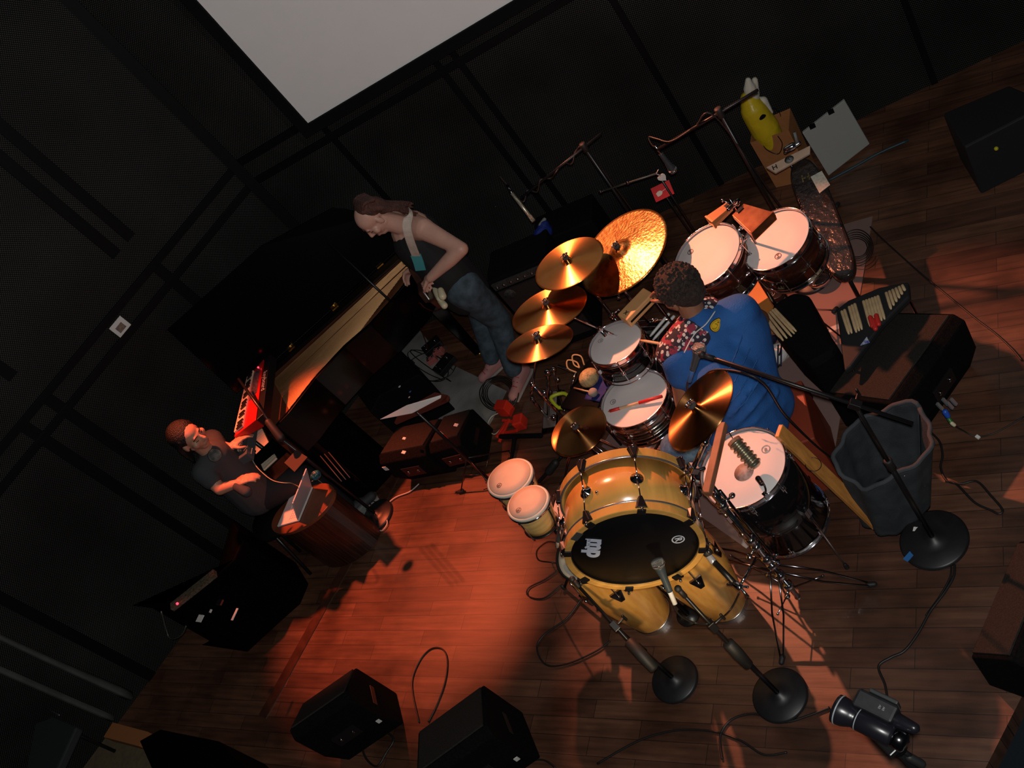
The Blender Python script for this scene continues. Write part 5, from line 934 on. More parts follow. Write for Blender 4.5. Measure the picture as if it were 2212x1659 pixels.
# black boom crossing over the red keyboard
q = P(608, 948, .95); t = thing('microphone_stand', 'thick black boom stand crossing over the red keyboard', 'microphone stand', (q.x, q.y, 0)); round_base(t, V((q.x, q.y, 0)), .12); MB().tube([(q.x, q.y, .04), (q.x, q.y, .97)], .011).build('shaft', BLK, t); MB().tube([P(515, 818, 1.22), P(560, 880, 1.12), q], [.008, .013], 10).build('boom', BLK, t); MB().cap(P(580, 912, 1.08), .022, P(606, 945, 1.0), .028).build('counterweight', RUB, t)
# ---- black cases beside the piano
CL = mat('black_cloth', (.0018, .0018, .002), .95, bump=.3, bscale=60, spec=.03)
t = thing('covered_case', 'large case under black cloth between piano and laptop desk', 'case', P(690, 1030, 0)); mb = MB(); slabpoly(mb, pxpoly([(520, 1010), (606, 928), (650, 882)], .84) + pxpoly([(850, 985), (862, 1010), (800, 1078), (735, 1130)], 0), .0, .84); mb.build('cloth_cover', CL, t, bevel=.012)
for i in range(3): MB().tube([P(692 + 9 * i, 985 - 4 * i, .846), P(738 + 9 * i, 1040 - 4 * i, .846)], .0028, 6).build('seam', mat('grey_seam', (.05, .05, .055), .6), t)
tag(slabpoly(MB(), pxpoly([(615, 1000), (640, 973), (665, 988), (637, 1020)], .845), .845, .849).build('cardboard_sheet', mat('dull_cardboard', (.05, .03, .024), .8)), 'dull brown card lying on the black cloth cover', 'card')
t = thing('flight_case', 'low black case with small lamps between piano and monitor', 'case', P(830, 850, 0)); mb = MB(); slabpoly(mb, pxpoly([(735, 800), (850, 760)], .42) + pxpoly([(900, 790), (985, 885), (900, 930)], 0) + pxpoly([(800, 890)], .42), 0, .42); mb.build('case_body', BLKM, t, bevel=.01)
for (x, y, m_, r) in ((863, 835, 'lamp_white', .010), (712, 838, 'lamp_white', .022), (886, 846, 'lamp_blue', .009), (884, 858, 'lamp_white', .008)): MB().ell(P(x, y, .43), (r, r * .7, r * .5)).build('small_lamp', mat(m_, (.5, .55, .55) if 'w' in m_ else (.04, .12, .3), .25), t)
# music sheet on a stand, seen almost from its edge
SHM = mat('sheet_paper', (.85, .80, .76), .7); t = thing('sheet_music', 'open white sheet of music glowing pink, seen nearly edge on', 'sheet music', P(885, 880, .80))
a_, b_, c_ = P(822, 906, .86), P(953, 854, .86), P(879, 876, .885); lo_a, lo_b, lo_c = P(822, 907, .855), P(952, 860, .85), P(890, 893, .83)
mb = MB(); mb.hexa([a_, lo_c, c_], [p + V((0, 0, .003)) for p in (a_, lo_c, c_)]); mb.build('left_page', SHM, t); mb = MB(); mb.hexa([c_, lo_c, lo_b, b_], [p + V((0, 0, .003)) for p in (c_, lo_c, lo_b, b_)]); mb.build('right_page', SHM, t)
t = thing('music_stand', 'dark wooden music stand under the glowing sheet', 'music stand', P(900, 900, 0)); mb = MB(); e = [P(860, 890, .86), P(938, 846, .86), P(966, 852, .85), P(962, 862, .84), P(950, 868, .82), P(850, 912, .80)]; mb.hexa([p - V((0, 0, .028)) for p in ccw(e)], [p - V((0, 0, .006)) for p in ccw(e)]); mb.build('desk', mat('dark_red_wood', (.10, .022, .014), .5), t); q = P(895, 885, .83); MB().tube([(q.x, q.y, .02), (q.x, q.y, .81)], .010).build('shaft', BLK, t); tripod(t, (q.x, q.y), BLK, .3, .24, .4, None, False)
# ---- floor monitors
def wedge(label, lo, hi, hl, hh, grp=None, tags=(), spread=1.0):
    """lo, hi: pixel ends of the low and the high edge of the grille, at heights hl and hh"""
    A_, B_ = P(*lo[0], hl), P(*lo[1], hl); D_, C_ = P(*hi[0], hh), P(*hi[1], hh); w = (B_ - A_); w.z = 0; Ln = w.length; w.normalize(); d = ((C_ + D_) - (A_ + B_)) / 2; d.z = 0; d = d - w * d.dot(w); dep = d.length; d.normalize()
    m0 = (A_ + B_) / 2; m0.z = 0; m0 = m0 + w * (((C_ + D_) / 2 - m0).dot(w) * .5); Ln = (Ln + (C_ - D_).length) / 2 * spread; a, b = m0 - w * Ln / 2, m0 + w * Ln / 2
    t = thing('floor_monitor', label, 'floor monitor', (a + b) / 2 + d * dep / 2, grp); pf = [(0, 0), (0, hl), (dep, hh), (dep + .05, hh - .03), (dep + .05, hh * .45), (dep * .92, 0)]
    o = lambda q: [q + d * x + V((0, 0, z)) for x, z in pf]; MB().hexa(o(a), o(b)).build('cabinet', CARP, t, bevel=.008)
    e1, e2 = V((0, 0, hl)), d * dep + V((0, 0, hh)); nn = w.cross(e2 - e1).normalized(); nn = nn if nn.z > 0 else -nn; g = [a + w * .018 + e1.lerp(e2, .04), b - w * .018 + e1.lerp(e2, .04), b - w * .018 + e1.lerp(e2, .97), a + w * .018 + e1.lerp(e2, .97)]
    MB().hexa(g, [p + nn * .008 for p in g]).build('grille', GRL, t)
    c = (a + b) / 2 + d * (dep + .05) + V((0, 0, hh * .55)); T = basis(d, (0, 0, 1), c); jp = MB(T).box((0, 0, .004), (.15, .09, .012)).build('jack_plate', BLK, t, bevel=.002)
    for k in (-1, 1): MB(T).lathe([(.012, .006), (.012, .016), (.006, .018)], 14, (.04 * k, 0, 0)).build('socket', CHRD, jp)
    MB(basis(w, (0, 0, 1), b + d * dep * .6 + V((0, 0, hh * .5)))).box((0, 0, 0), (.12, .035, .006)).build('handle_recess', BLK, t, bevel=.002)
    for (f, z, sz) in tags: MB(basis(d, (0, 0, 1), a.lerp(b, f) + d * (dep + .052) + V((0, 0, z)))).box((0, 0, 0), (sz, sz * 1.3, .004)).build('white_sticker', PAP, t)
    return t
wedge('large black floor monitor at the right with its grille towards the drummer', ((1817, 810), (1958, 616)), ((1885, 920), (2017, 741)), .28, .43)
wedge('black floor monitor at the centre left with a white sticker on its corner', ((819, 933), (916, 912)), ((856, 978), (958, 954)), .26, .34, tags=((.03, .26, .03),))
wedge('second black floor monitor just right of the one with the corner sticker', ((925, 910), (985, 893)), ((958, 950), (1031, 933)), .24, .32)
wedge('black floor monitor at the bottom edge, left of its twin', ((597, 1562), (718, 1478)), ((683, 1543), (803, 1451)), .36, .50, tags=((.95, .22, .022),))
wedge('black floor monitor at the bottom edge, right of its twin', ((854, 1619), (999, 1513)), ((952, 1640), (1100, 1527)), .36, .50, tags=((.92, .22, .022),))
q1, q2 = P(2105, 1402, .30), P(2215, 1150, .30); wedge('black floor monitor cut by the right edge of the stage front', ((2105, 1402), (2212, 1145)), ((2160, 1440), (2290, 1190)), .28, .40)
for (x, y, z, w) in ((872, 977, .44, .020), (873, 947, .47, .016), (985, 918, .40, .02)): tag(MB(basis((0, 0, 1), (1, .5, 0), P(x, y, z))).box((0, 0, 0), (w * 1.6, w, .003)).build('sticker', PAP), {872: 'pale sticker on the near corner of the centre monitor', 873: 'small pale sticker on the grille of the centre monitor', 985: 'pink lit sticker on the right centre monitor'}[x], 'sticker')
t = thing('marker_pen', 'white and red marker pen lying between the two centre monitors', 'pen', P(957, 940, .45)); MB().tube([P(950, 934, .45), P(957, 941, .45)], .009).build('white_barrel', WHT, t); MB().tube([P(957, 941, .45), P(966, 949, .45)], .0095).build('red_cap', RED, t)
t = thing('speaker_plug', 'blue and green cable plug in the back of the large right monitor', 'plug', P(2045, 890, .2)); MB().cap(P(2042, 890, .22), .014, P(2047, 898, .20), .013).build('blue_sleeve', mat('blue_sleeve', (.02, .09, .5), .4), t); MB().cap(P(2050, 905, .18), .010, P(2055, 912, .17), .010).build('green_ring', mat('green_ring', (.03, .16, .03), .4), t); MB().cap(P(2056, 914, .17), .009, P(2061, 918, .16), .009).build('cream_ring', mat('cream_plastic'), t)
for i, (x, y) in enumerate(((2030, 878), (2042, 868), (2052, 876), (2060, 868))): MB(basis((.3, -.9, .3), (0, 0, 1), P(x, y, .27))).box((0, 0, 0), (.014, .045, .01)).build('bright_bracket', mat('pale_metal', (.5, .52, .52), .3, .7), t)
mic_cable('thin cable trailing from the big right monitor to the frame edge', [P(2061, 918, .16), P(2080, 930, .05), P(2110, 943, .01), P(2150, 935, .01), P(2212, 900, .01)], .0035)
tag(MB(basis((0, 0, 1), (1, 0, 0), P(2112, 944, .018))).box((0, 0, 0), (.02, .016, .012)).build('cable_tag', PAP, bevel=.002), 'white tag wrapped round the thin cable at the right', 'tag')
# ---- laptop desk
cc = P(653, 1098, .50); L1, L2 = P(587, 1122, .50), P(722, 1052, .50); ax = (L2 - L1).normalized(); R1 = (L2 - L1).length / 2; t = thing('pedestal_desk', 'oval topped dark wooden pedestal desk under the white laptop', 'desk', (cc.x, cc.y, 0)); B = Mx(((ax.x, -ax.y, 0, cc.x), (ax.y, ax.x, 0, cc.y), (0, 0, 1, 0), (0, 0, 0, 1)))
ov = lambda r1, r2: [(r1 * math.cos(a), r2 * math.sin(a)) for a in [2 * PI * i / 40 for i in range(40)]]
MB(B).prism(ov(R1, .155), .475, .50).build('desk_top', mat('desk_top_wood', (.20, .06, .025), .4, noise=.4, scale=8, coat=.3), t, bevel=.003)
MB(B).prism(ov(R1 * .93, .140), .01, .475).build('pedestal', mat('desk_dark_wood', (.050, .018, .010), .35, noise=.8, scale=4, stretch=(30, 30, 1), coat=.4, c2=(.012, .005, .004)), t)
A_, B_, C_, D_ = P(598, 1137, .515), P(644, 1124, .515), P(674, 1051, .515), P(629, 1064, .515); t = thing('laptop', 'open white laptop on the oval desk', 'laptop', (A_ + C_) / 2 - V((0, 0, .012))); mb = MB(); q = ccw([A_, B_, C_, D_]); mb.hexa([p - V((0, 0, .013)) for p in q], q); LW = mat('laptop_white', (.72, .70, .68), .35); mb.build('base', LW, t, bevel=.003)
g = [A_.lerp(C_, .30), B_.lerp(C_, .15), C_.lerp(B_, .15), D_.lerp(B_, .40)]; lerp2 = lambda u, v: A_.lerp(D_, u).lerp(B_.lerp(C_, u), v)
for r in range(4):
    for c_ in range(11): k0, k1 = lerp2(.10 + c_ * .073, .50 + r * .10), lerp2(.10 + c_ * .073 + .06, .50 + r * .10 + .08); MB().box((k0 + k1) / 2 + V((0, 0, .002)), (abs(k1.x - k0.x) * .5 + .004, abs(k1.y - k0.y) * .5 + .004, .003)).build('key', mat('key_white', (.62, .60, .58), .4), t)
slabpoly(MB(), [lerp2(.36, .08), lerp2(.62, .08), lerp2(.62, .36), lerp2(.36, .36)], .515, .5165).build('trackpad', mat('trackpad', (.66, .64, .63), .3), t)
T1, T2 = P(633, 1088, .70), P(663, 1012, .70); bn = (T1 - B_).cross(C_ - B_).normalized(); mb = MB(); mb.hexa([B_, C_, T2, T1], [p + bn * .008 for p in (B_, C_, T2, T1)]); mb.build('screen_lid', mat('lid_white', (.60, .60, .62), .4), t, bevel=.003)
cen = (B_ + C_ + T1 + T2) / 4; fc = 1 if bn.dot(CAM - cen) > 0 else -1; MB(basis(bn * fc, T1 - B_, cen + bn * (.0085 if fc > 0 else -.0005))).lathe([(1e-6, .001), (.013, .0)], 20).build('lid_logo', mat('pale_logo', (.8, .8, .8), .2), t)
JB = mat('grey_box', (.20, .215, .205), .6); t = thing('junction_box', 'grey metal cable box on the floor beside the desk', 'box', P(757, 1100, 0)); slabpoly(MB(), pxpoly([(730, 1090), (754, 1066), (784, 1092), (760, 1120)], .07), 0, .07).build('box_body', JB, t, bevel=.006)
for (x, y) in ((764, 1071), (769, 1066)): MB().tube([P(x, y, .075), P(x + 6, y - 9, .10)], .007).build('plug', CHR, t)
t = thing('power_adapter', 'small white power adapter on the floor by the grey box', 'power adapter', P(785, 1130, 0)); slabpoly(MB(), pxpoly([(774, 1125), (784, 1116), (793, 1130), (782, 1145)], .05), 0, .05).build('adapter_body', LW, t, bevel=.008)
WC = mat('white_cable', (.55, .50, .44), .5)
mic_cable('white cable curling in a small loop from the monitor to the adapter', [P(905, 1045, .012), P(885, 1062, .012), P(855, 1074, .012), P(836, 1090, .012), P(824, 1110, .012), P(814, 1128, .012), P(816, 1142, .012), P(826, 1146, .012), P(836, 1132, .016), P(834, 1121, .016), P(824, 1121, .016), P(813, 1130, .018), P(800, 1128, .012), P(790, 1130, .02)], .0042, WC, name='white_cable')
mic_cable('thin pale cable hanging from the synthesizer to the laptop', [P(545, 968, .98), P(543, 985, .95), P(552, 1005, .90), P(570, 1024, .88), P(590, 1038, .87), P(612, 1043, .86), P(630, 1044, .80), P(648, 1052, .60)], .0028, mat('pale_cable', (.34, .34, .26), .5), name='pale_cable')
mic_cable('pale cable from the laptop down to the grey box', [P(673, 1040, .54), P(685, 1036, .53), P(700, 1048, .42), P(716, 1064, .3), P(735, 1082, .09)], .0028, mat('pale_cable'), name='pale_cable')
rr = random.Random(11)
for k in range(6):
    x, y = 790 + rr.uniform(-20, 12), 1085 + rr.uniform(-40, 25); pts = [P(x + 26 * math.cos(a + k) * rr.uniform(.6, 1.1), y + 20 * math.sin(a * 1.3) * rr.uniform(.6, 1.1), .012 + .004 * k) for a in [i * .8 for i in range(9)]]
    mic_cable(['first', 'second', 'third', 'fourth', 'fifth', 'last'][k] + ' of the tangled black cables behind the grey box, counted upwards in the pile', pts, .0035, name='tangled_cable', grp='tangled cables behind the grey box')
t = thing('crumpled_bag', 'crumpled turquoise plastic bag behind the laptop lid', 'bag', P(684, 1025, .78)); MB().ell(P(682, 1027, .80), (.035, .025, .03)).build('plastic', mat('turquoise_plastic', (.03, .17, .20), .3, noise=.8, scale=40, bump=1., bscale=60), t, sub=0)
# ---- equipment rack at the lower left
t = thing('equipment_rack', 'black equipment table with gear at the lower left by the curtain', 'equipment rack', P(520, 1310, 0)); slabpoly(MB(), pxpoly([(384, 1316), (466, 1240)], .62) + pxpoly([(640, 1215), (668, 1262), (650, 1305), (552, 1392), (470, 1395)], 0), 0, .62).build('rack_body', mat('rack_black', (.0015, .0015, .0015), .7, spec=.05), t, bevel=.01)
MB().strap([P(372, 1312, .66), P(465, 1238, .66)], .05, .03).build('mixer_edge', mat('mixer_steps', (.06, .045, .03), .4, noise=.9, scale=80, c2=(.16, .13, .09)), t)
MB().ell(P(383, 1304, .69), .008).build('red_lamp', mat('red_led'), t)
for (x, y, a, b, c) in ((432, 1336, .05, .045, .004), (507, 1327, .016, .075, .004), (475, 1301, .04, .035, .012), (455, 1320, .012, .02, .008)): tag(MB(basis((0, 0, 1), (.9, .7, 0), P(x, y, .63))).box((0, 0, 0), (a, b, c)).build('paper_scrap', PAP if c < .01 else CHRD), 'small pale paper or fitting %s' % {432: 'lying square on the black rack', 507: 'narrow like a pen on the black rack', 475: 'and crumpled on the middle of the rack', 455: 'beside the square paper on the black rack', 576: 'taped at the top of the black rack', 643: 'at the far right corner of the rack', 500: 'near the bottom edge of the rack'}[x], 'scrap')
t = thing('cymbal_rest', 'thin metal frame behind the rack by the left wall', 'frame', P(350, 1380, .3)); MB().tube([P(348, 1320, .6), P(362, 1370, .45), P(372, 1380, .45), P(392, 1372, .5), P(402, 1352, .55)], .005, smooth=4).build('wire_frame', mat('grey_tube'), t)
# ---- curtain and the beige landing at the lower left corner
cm = mat('grey_green_curtain', (.085, .095, .085), .8, noise=.3, scale=6); A_, B_ = P(285, 1492, .06), P(118, 1690, .06); dd = (B_ - A_).normalized(); nn = V((-dd.y, dd.x, 0)); Lc = (B_ - A_).length + .5
def cf(u, v):
    s = u * Lc; z = .06 + 2.7 * v; w = .045 * math.sin(s * 34 + .6 * math.sin(z * 1.3)) + .022 * math.sin(s * 71 + 2 * v); return A_ + dd * (s + .04 * math.sin(3 * v)) + nn * w * (1.1 - .3 * v) + V((0, 0, z - .06))
ct = thing('stage_curtain', 'grey green pleated curtain hanging at the lower left corner', 'curtain', A_); MB().grid(cf, 140, 30).build('pleated_cloth', cm, ct, solid=.004); MB().grid(lambda u, v: cf(.06 + u * .03, v) - nn * .07 , 4, 30).build('orange_edge', mat('orange_trim', (.26, .09, .03), .8), ct, solid=.003)
bm = mat('beige_carpet', (.16, .125, .07), .95, noise=.2, scale=30); struct(slabpoly(MB(), pxpoly([(150, 1620), (215, 1560), (300, 1600), (350, 1680), (60, 1720)], .01), .001, .012).build('trim_landing_carpet', bm))
OW = mat('orange_board', (.42, .16, .055), .6)
for (pl, l) in (([(223, 1592), (243, 1560), (318, 1580), (330, 1586), (300, 1612)], 'orange wooden board lying on the beige carpet below the curtain'), ([(462, 1668), (474, 1644), (520, 1655), (530, 1680)], 'orange wooden board cut by the bottom edge of the picture')): tag(slabpoly(MB(), pxpoly(pl, .10), .015 if pl[0][0] < 300 else .001, .10).build('wooden_board', OW, bevel=.003), l, 'board')
t = thing('dark_chair', 'dark padded chair with a chrome edge in front of the curtain', 'chair', P(110, 1640, .0)); slabpoly(MB(), pxpoly([(75, 1562), (112, 1548), (165, 1570), (110, 1690), (50, 1690)], .52), .46, .52).build('seat', mat('dark_upholstery', (.02, .024, .026), .8), t, bevel=.012); MB().tube([P(98, 1530, .53), P(128, 1545, .53)], .005).build('chrome_edge', CHR, t)
for (x, y) in ((60, 1570), (130, 1570), (70, 1660)): q = P(x, y, .46); MB().tube([q, (q.x, q.y, .01)], .012).build('leg', BLK, t)
t = thing('black_table', 'black table at the bottom edge left of the monitors', 'table', P(380, 1620, 0)); slabpoly(MB(), pxpoly([(300, 1600), (345, 1575), (470, 1600), (560, 1690), (340, 1690)], .40), .0, .40).build('table_body', mat('rack_black'), t, bevel=.01)
# ---- mat, rug
def flat(name, pl, z, m, label, cat='rug'): return tag(slabpoly(MB(), pxpoly(pl, 0), .0005, z).build(name, m), label, cat)
flat('vinyl_mat', [(800, 720), (900, 705), (960, 780), (1095, 845), (1065, 905), (1010, 1000), (925, 870)], .003, mat('grey_vinyl', (.30, .30, .29), .42, noise=.45, scale=3.2, bump=.5, bscale=9, c2=(.15, .15, .14)), 'crinkled grey vinyl mat on the floor behind the monitors', 'mat')
rugm = bpy.data.materials.new('patterned_rug'); rugm.use_nodes = True
def _rug():
    nt = rugm.node_tree; N = nt.nodes; L = nt.links; b = N['Principled BSDF']; tc = N.new('ShaderNodeTexCoord'); w = N.new('ShaderNodeTexNoise'); w.inputs['Scale'].default_value = .9; w.inputs['Detail'].default_value = 0; L.new(tc.outputs['Object'], w.inputs['Vector'])
    s = N.new('ShaderNodeMath'); s.operation = 'SINE'; m = N.new('ShaderNodeMath'); m.operation = 'MULTIPLY'; m.inputs[1].default_value = 26; L.new(w.outputs['Fac'], m.inputs[0]); L.new(m.outputs[0], s.inputs[0]); r = N.new('ShaderNodeValToRGB'); r.color_ramp.elements[0].position = .93; r.color_ramp.elements[0].color = (.21, .13, .115, 1); r.color_ramp.elements[1].position = .97; r.color_ramp.elements[1].color = (.52, .45, .42, 1); L.new(s.outputs[0], r.inputs[0]); L.new(r.outputs[0], b.inputs['Base Color']); b.inputs['Roughness'].default_value = .9
_rug()
q = pxpoly([(1886, 468), (1798, 1010), (1612, 1185), (1300, 965), (1560, 560)], 0); tag(slabpoly(MB(), q, .0005, .005).build('drum_rug', rugm), 'mauve rug with pale curving lines under the drum kit', 'rug')
# ---- paper bag, yellow bag and things at the back right
BP = mat('brown_paper', (.40, .165, .055), .75, noise=.15, scale=10, bump=.2, bscale=40)
a_, b_ = P(1618, 303, .42), P(1703, 281, .42); w = (b_ - a_); w.z = 0; d = V((-w.y, w.x, 0)).normalized() * .15; d = d if d.y > 0 else -d; t = thing('paper_bag', 'brown paper carrier bag with black string handles near the back wall', 'bag', V((a_.x, a_.y, 0)) + w / 2 + d / 2)
c0 = V((a_.x, a_.y, 0)); lo = [c0 + w * .04, c0 + w * .96, c0 + w * .96 + d, c0 + w * .04 + d]; hi = [c0 + V((0, 0, .40)), c0 + w + V((0, 0, .42)), c0 + w + d * 1.05 + V((0, 0, .45)), c0 + d * 1.05 + V((0, 0, .41))]
mb = MB(); mb.add(lo + hi, [(3, 2, 1, 0)] + [(i, (i + 1) % 4, 4 + (i + 1) % 4, 4 + i) for i in range(4)], False); mb.build('bag_body', BP, t, solid=.003)
for k, o in ((0, -.006), (1, 1.06)): p0 = c0 + w * .28 + d * o + V((0, 0, .39)); p1 = c0 + w * .70 + d * o + V((0, 0, .40)); MB().tube([p0, p0 + V((0, -.004, -.07 if k == 0 else .06)), (p0 + p1) / 2 + V((0, -.006, -.13 if k == 0 else .11)), p1 + V((0, -.004, -.07 if k == 0 else .06)), p1], .003, smooth=6).build('string_handle', BLK, t)
YB = mat('yellow_plastic', (.70, .52, .02), .35, noise=.12, scale=12, bump=.6, bscale=16); t = thing('plastic_bag', 'plain yellow plastic bag with white tissue standing inside the paper bag', 'bag', c0 + w * .45 + d * .5 + V((0, 0, .12))); mb = MB(); bc = c0 + w * .40 + d * .5
limb(mb, [bc + V((0, 0, .20)), bc + V((-.01, 0, .42)), bc + V((-.02, 0, .58)), bc + V((-.01, .01, .66))], [.060, .088, .078, .052]); mb.build('bag_body', YB, t, remesh=.010, smooth_it=3)
mb = MB(); limb(mb, [bc + V((-.0, 0, .62)), bc + V((.02, .0, .72)), bc + V((.035, .0, .77))], [.042, .036, .018]); mb.cap(bc + V((.03, .0, .66)), .03, bc + V((.075, .01, .73)), .02); mb.cap(bc + V((.05, -.02, .60)), .028, bc + V((.06, -.03, .50)), .012); mb.build('tissue', mat('tissue', (.66, .62, .52), .9, bump=.5, bscale=40), t, remesh=.008)
MB(basis((-.5, -.86, .2), (0, 0, 1), bc + V((-.035, -.070, .56)))).ell((0, 0, 0), (.035, .016, .008)).build('hand_hole', BLKM, t)
bq = [P(1655, 361, .60), P(1750, 314, .60), P(1750, 331, .585), P(1675, 373, .585)]; bn = V((0, -.45, .9)).normalized(); t = thing('wooden_board', 'pale board lettered H with a grey disc and chrome clamp before the paper bag', 'board', P(1705, 345, .56)); MB().hexa([p - bn * .018 for p in bq][::-1] if 0 else [p - bn * .018 for p in bq[::-1]], bq[::-1]).build('plank', mat('pale_board', (.70, .50, .36), .6, noise=.2, scale=20), t, bevel=.002)
xd = (bq[1] - bq[0]).normalized(); nrm = (bq[3] - bq[0]).cross(bq[1] - bq[0]).normalized(); nrm = nrm if nrm.z > 0 else -nrm; yd = nrm.cross(xd); tm = lambda c, k=.002: Mx(((xd.x, yd.x, nrm.x, c.x + nrm.x * k), (xd.y, yd.y, nrm.y, c.y + nrm.y * k), (xd.z, yd.z, nrm.z, c.z + nrm.z * k), (0, 0, 0, 1)))
text_mesh('letter_print', 'H', .042, tm(P(1674, 362, .592)), BLK, t, bold=.001); MB(tm(P(1705, 345, .593))).lathe([(1e-6, .002), (.026, .001)], 24).build('grey_disc', mat('disc_grey', (.2, .22, .22), .5), t); text_mesh('disc_print', 'Y', .034, tm(P(1705, 345, .593), .0045) @ Mx.Rotation(.4, 4, 'Z'), BLK, t)
mb = MB(); mb.cap(P(1700, 322, .63), .020, P(1712, 316, .63), .022); mb.cap(P(1697, 328, .62), .012, P(1726, 309, .63), .012); mb.build('chrome_clamp', CHR, t); MB().tube([P(1716, 286, .70), P(1722, 308, .64)], .009).build('grey_rod', mat('grey_box'), t); MB().tube([P(1705, 350, .57), P(1705, 350, .57) - V((0, 0, .5)) + V((.02, .0, 0))], .008).build('post', BLK, t)
tripod(t, (P(1705, 350, .57).x + .02, P(1705, 350, .57).y), BLK, .2, .16, .4, None, False)
LB = mat('dark_glossy_wrap', (.035, .028, .026), .24, noise=.6, scale=9, bump=1., bscale=30, coat=.4); a_, b_ = P(1728, 352, .52), P(1832, 604, .40); dl = (b_ - a_); Ll = dl.length; dl.normalize(); B = basis((V((0, 0, 1)) - dl * dl.z), dl, (a_ + b_) / 2); t = thing('wrapped_case', 'long dark glossy case lying on a trestle behind the right tom', 'case', (a_ + b_) / 2 - V((0, 0, .04)))
pr = [];
for i in range(40):
    a = 2 * PI * i / 40; cy, sy = math.cos(a), math.sin(a); y = abs(sy) ** .5 * (1 if sy > 0 else -1) * Ll / 2; pr.append((cy * abs(cy) ** -.3 * (.085 - .012 * y / Ll) if abs(cy) > .01 else 0, y))
MB(B).prism(pr, -.028, .028).build('case_body', LB, t, bevel=.014); 
q = P(1742, 402, .56); T = tm(q, 0); text_mesh('gilt_letter', 'H', .075, Mx.Translation(V((0, 0, .0))) @ basis(B.to_3x3() @ V((0, 0, 1)), -dl + V((.3, .2, 0)), (a_ + b_) / 2 + dl * (-.33) * Ll + B.to_3x3() @ V((0, 0, 1)) * .0295) , mat('gilt', (.55, .42, .16), .3, .8, noise=.9, scale=90), t)
for f in (.12, .55, .9): q = a_.lerp(b_, f); MB().tube([(q.x, q.y, .01), (q.x, q.y, q.z - .03)], .012).build('trestle_leg', BLK, t)
wc = pxpoly([(1751, 382), (1775, 369), (1793, 399), (1770, 417)], .56); tag(MB().hexa([p - V((0, 0, .002)) for p in ccw(wc)], ccw(wc)).build('note_card', mat('note_paper', (.74, .74, .62), .7, noise=.25, scale=60)), 'white written note card hanging on the long dark case', 'card')
g0, g1 = P(1790, 380, .02), P(1879, 311, .02); upv = V((0, .06, .34)); gq = [g0, g1, g1 + upv, g0 + upv]; nb = NB * .02; t = thing('grey_panel', 'light grey plastic panel leaning by the back wall right of the bag', 'panel', (g0 + g1) / 2 - V((0, 0, .02))); MB().hexa([p - nb for p in gq][::-1], gq[::-1]).build('panel_sheet', mat('grey_plastic', (.34, .35, .33), .6), t, bevel=.004)
for f in (.22, .66): q = (g0 + upv).lerp(g1 + upv, f); MB().box(q + V((0, -.006, .0)), (.035, .03, .014), rz(-.52)).build('edge_notch', BLKM, t)
tag(MB().tube([P(1786, 392, .02), P(1850, 358, .02), P(1900, 330, .02), P(1962, 303, .02)], .008, 8, smooth=4).build('teal_cable', mat('teal_cable', (.012, .045, .06), .5)), 'dark teal cable along the foot of the back wall', 'cable')
t = thing('equipment_case', 'black equipment cases in the dark at the far right', 'case', P(2150, 390, 0)); slabpoly(MB(), pxpoly([(2075, 345), (2212, 290), (2300, 330), (2120, 420)], .0), 0, .36).build('case_body', mat('case_black', (.008, .009, .011), .6), t, bevel=.01); MB().ell(P(2152, 321, .37), .011).build('yellow_tag', mat('yellow_tag', (.5, .45, .02), .4), t)
# ---- stick bags
t = thing('stick_bag', 'rounded black stick bag with tan sticks behind the drummer', 'stick bag', P(1730, 710, .3)); mb = MB(); e = pxpoly([(1648, 684), (1676, 650), (1712, 628), (1745, 632), (1772, 690), (1806, 742), (1800, 762), (1748, 792), (1700, 748)], .42); slabpoly(mb, e, .14, .42); mb.build('bag_body', BLKM, t, bevel=.03)
for k, (x, y) in enumerate(((1715, 655), (1790, 750), (1690, 735))): q = P(x, y, .14); MB().tube([q, (q.x, q.y, .005)], .010).build('stand_leg', BLK, t)
for i, (p, q) in enumerate((((1654, 684), (1692, 736)), ((1658, 678), (1700, 731)), ((1663, 673), (1710, 727)), ((1668, 669), (1716, 721)), ((1673, 667), (1720, 716)), ((1652, 690), (1686, 730)))): stick(['second drumstick from the left in the rounded black bag', 'third drumstick from the left in the rounded black bag', 'third drumstick from the right in the rounded black bag', 'second drumstick from the right in the rounded black bag', 'rightmost drumstick in the rounded black bag', 'leftmost drumstick in the rounded black bag'][i], P(p[0], p[1], .436), P(q[0], q[1], .432), .0078, grp='drumsticks in the rounded bag')
t = thing('stick_bag', 'open black stick bag with three rows of sticks before the large monitor', 'stick bag', P(1880, 700, .3)); e = pxpoly([(1806, 668), (1832, 648), (1900, 620), (1962, 608), (1965, 640), (1905, 700), (1838, 790), (1824, 800)], .44); slabpoly(MB(), e, .40, .44).build('bag_body', mat('black_nylon', (.01, .011, .013), .7), t, bevel=.01)
for (x, y) in ((1815, 672), (1950, 615), (1832, 780)): q = P(x, y, .40); MB().tube([q, (q.x, q.y, .005)], .008).build('stand_leg', CHRD, t)
MB(basis((0, 0, 1), (1, 1, 0), P(1868, 738, .445))).prism([(-.02, -.02), (.024, -.012), (.01, .026)], 0, .003).build('woven_label', mat('label_blue_white', (.55, .6, .68), .5, noise=.7, scale=60, c2=(.03, .06, .4)), t)
for i in range(2): stick(['very first', 'second', 'third', 'fourth', 'fifth', 'sixth'][i] + ' tan stick from the left in the first row of the open stick bag', P(1818 + 6 * i, 672 - 3 * i, .454), P(1834 + 6 * i, 722 - 2 * i, .452), .008, grp='sticks in the first row of the open bag')
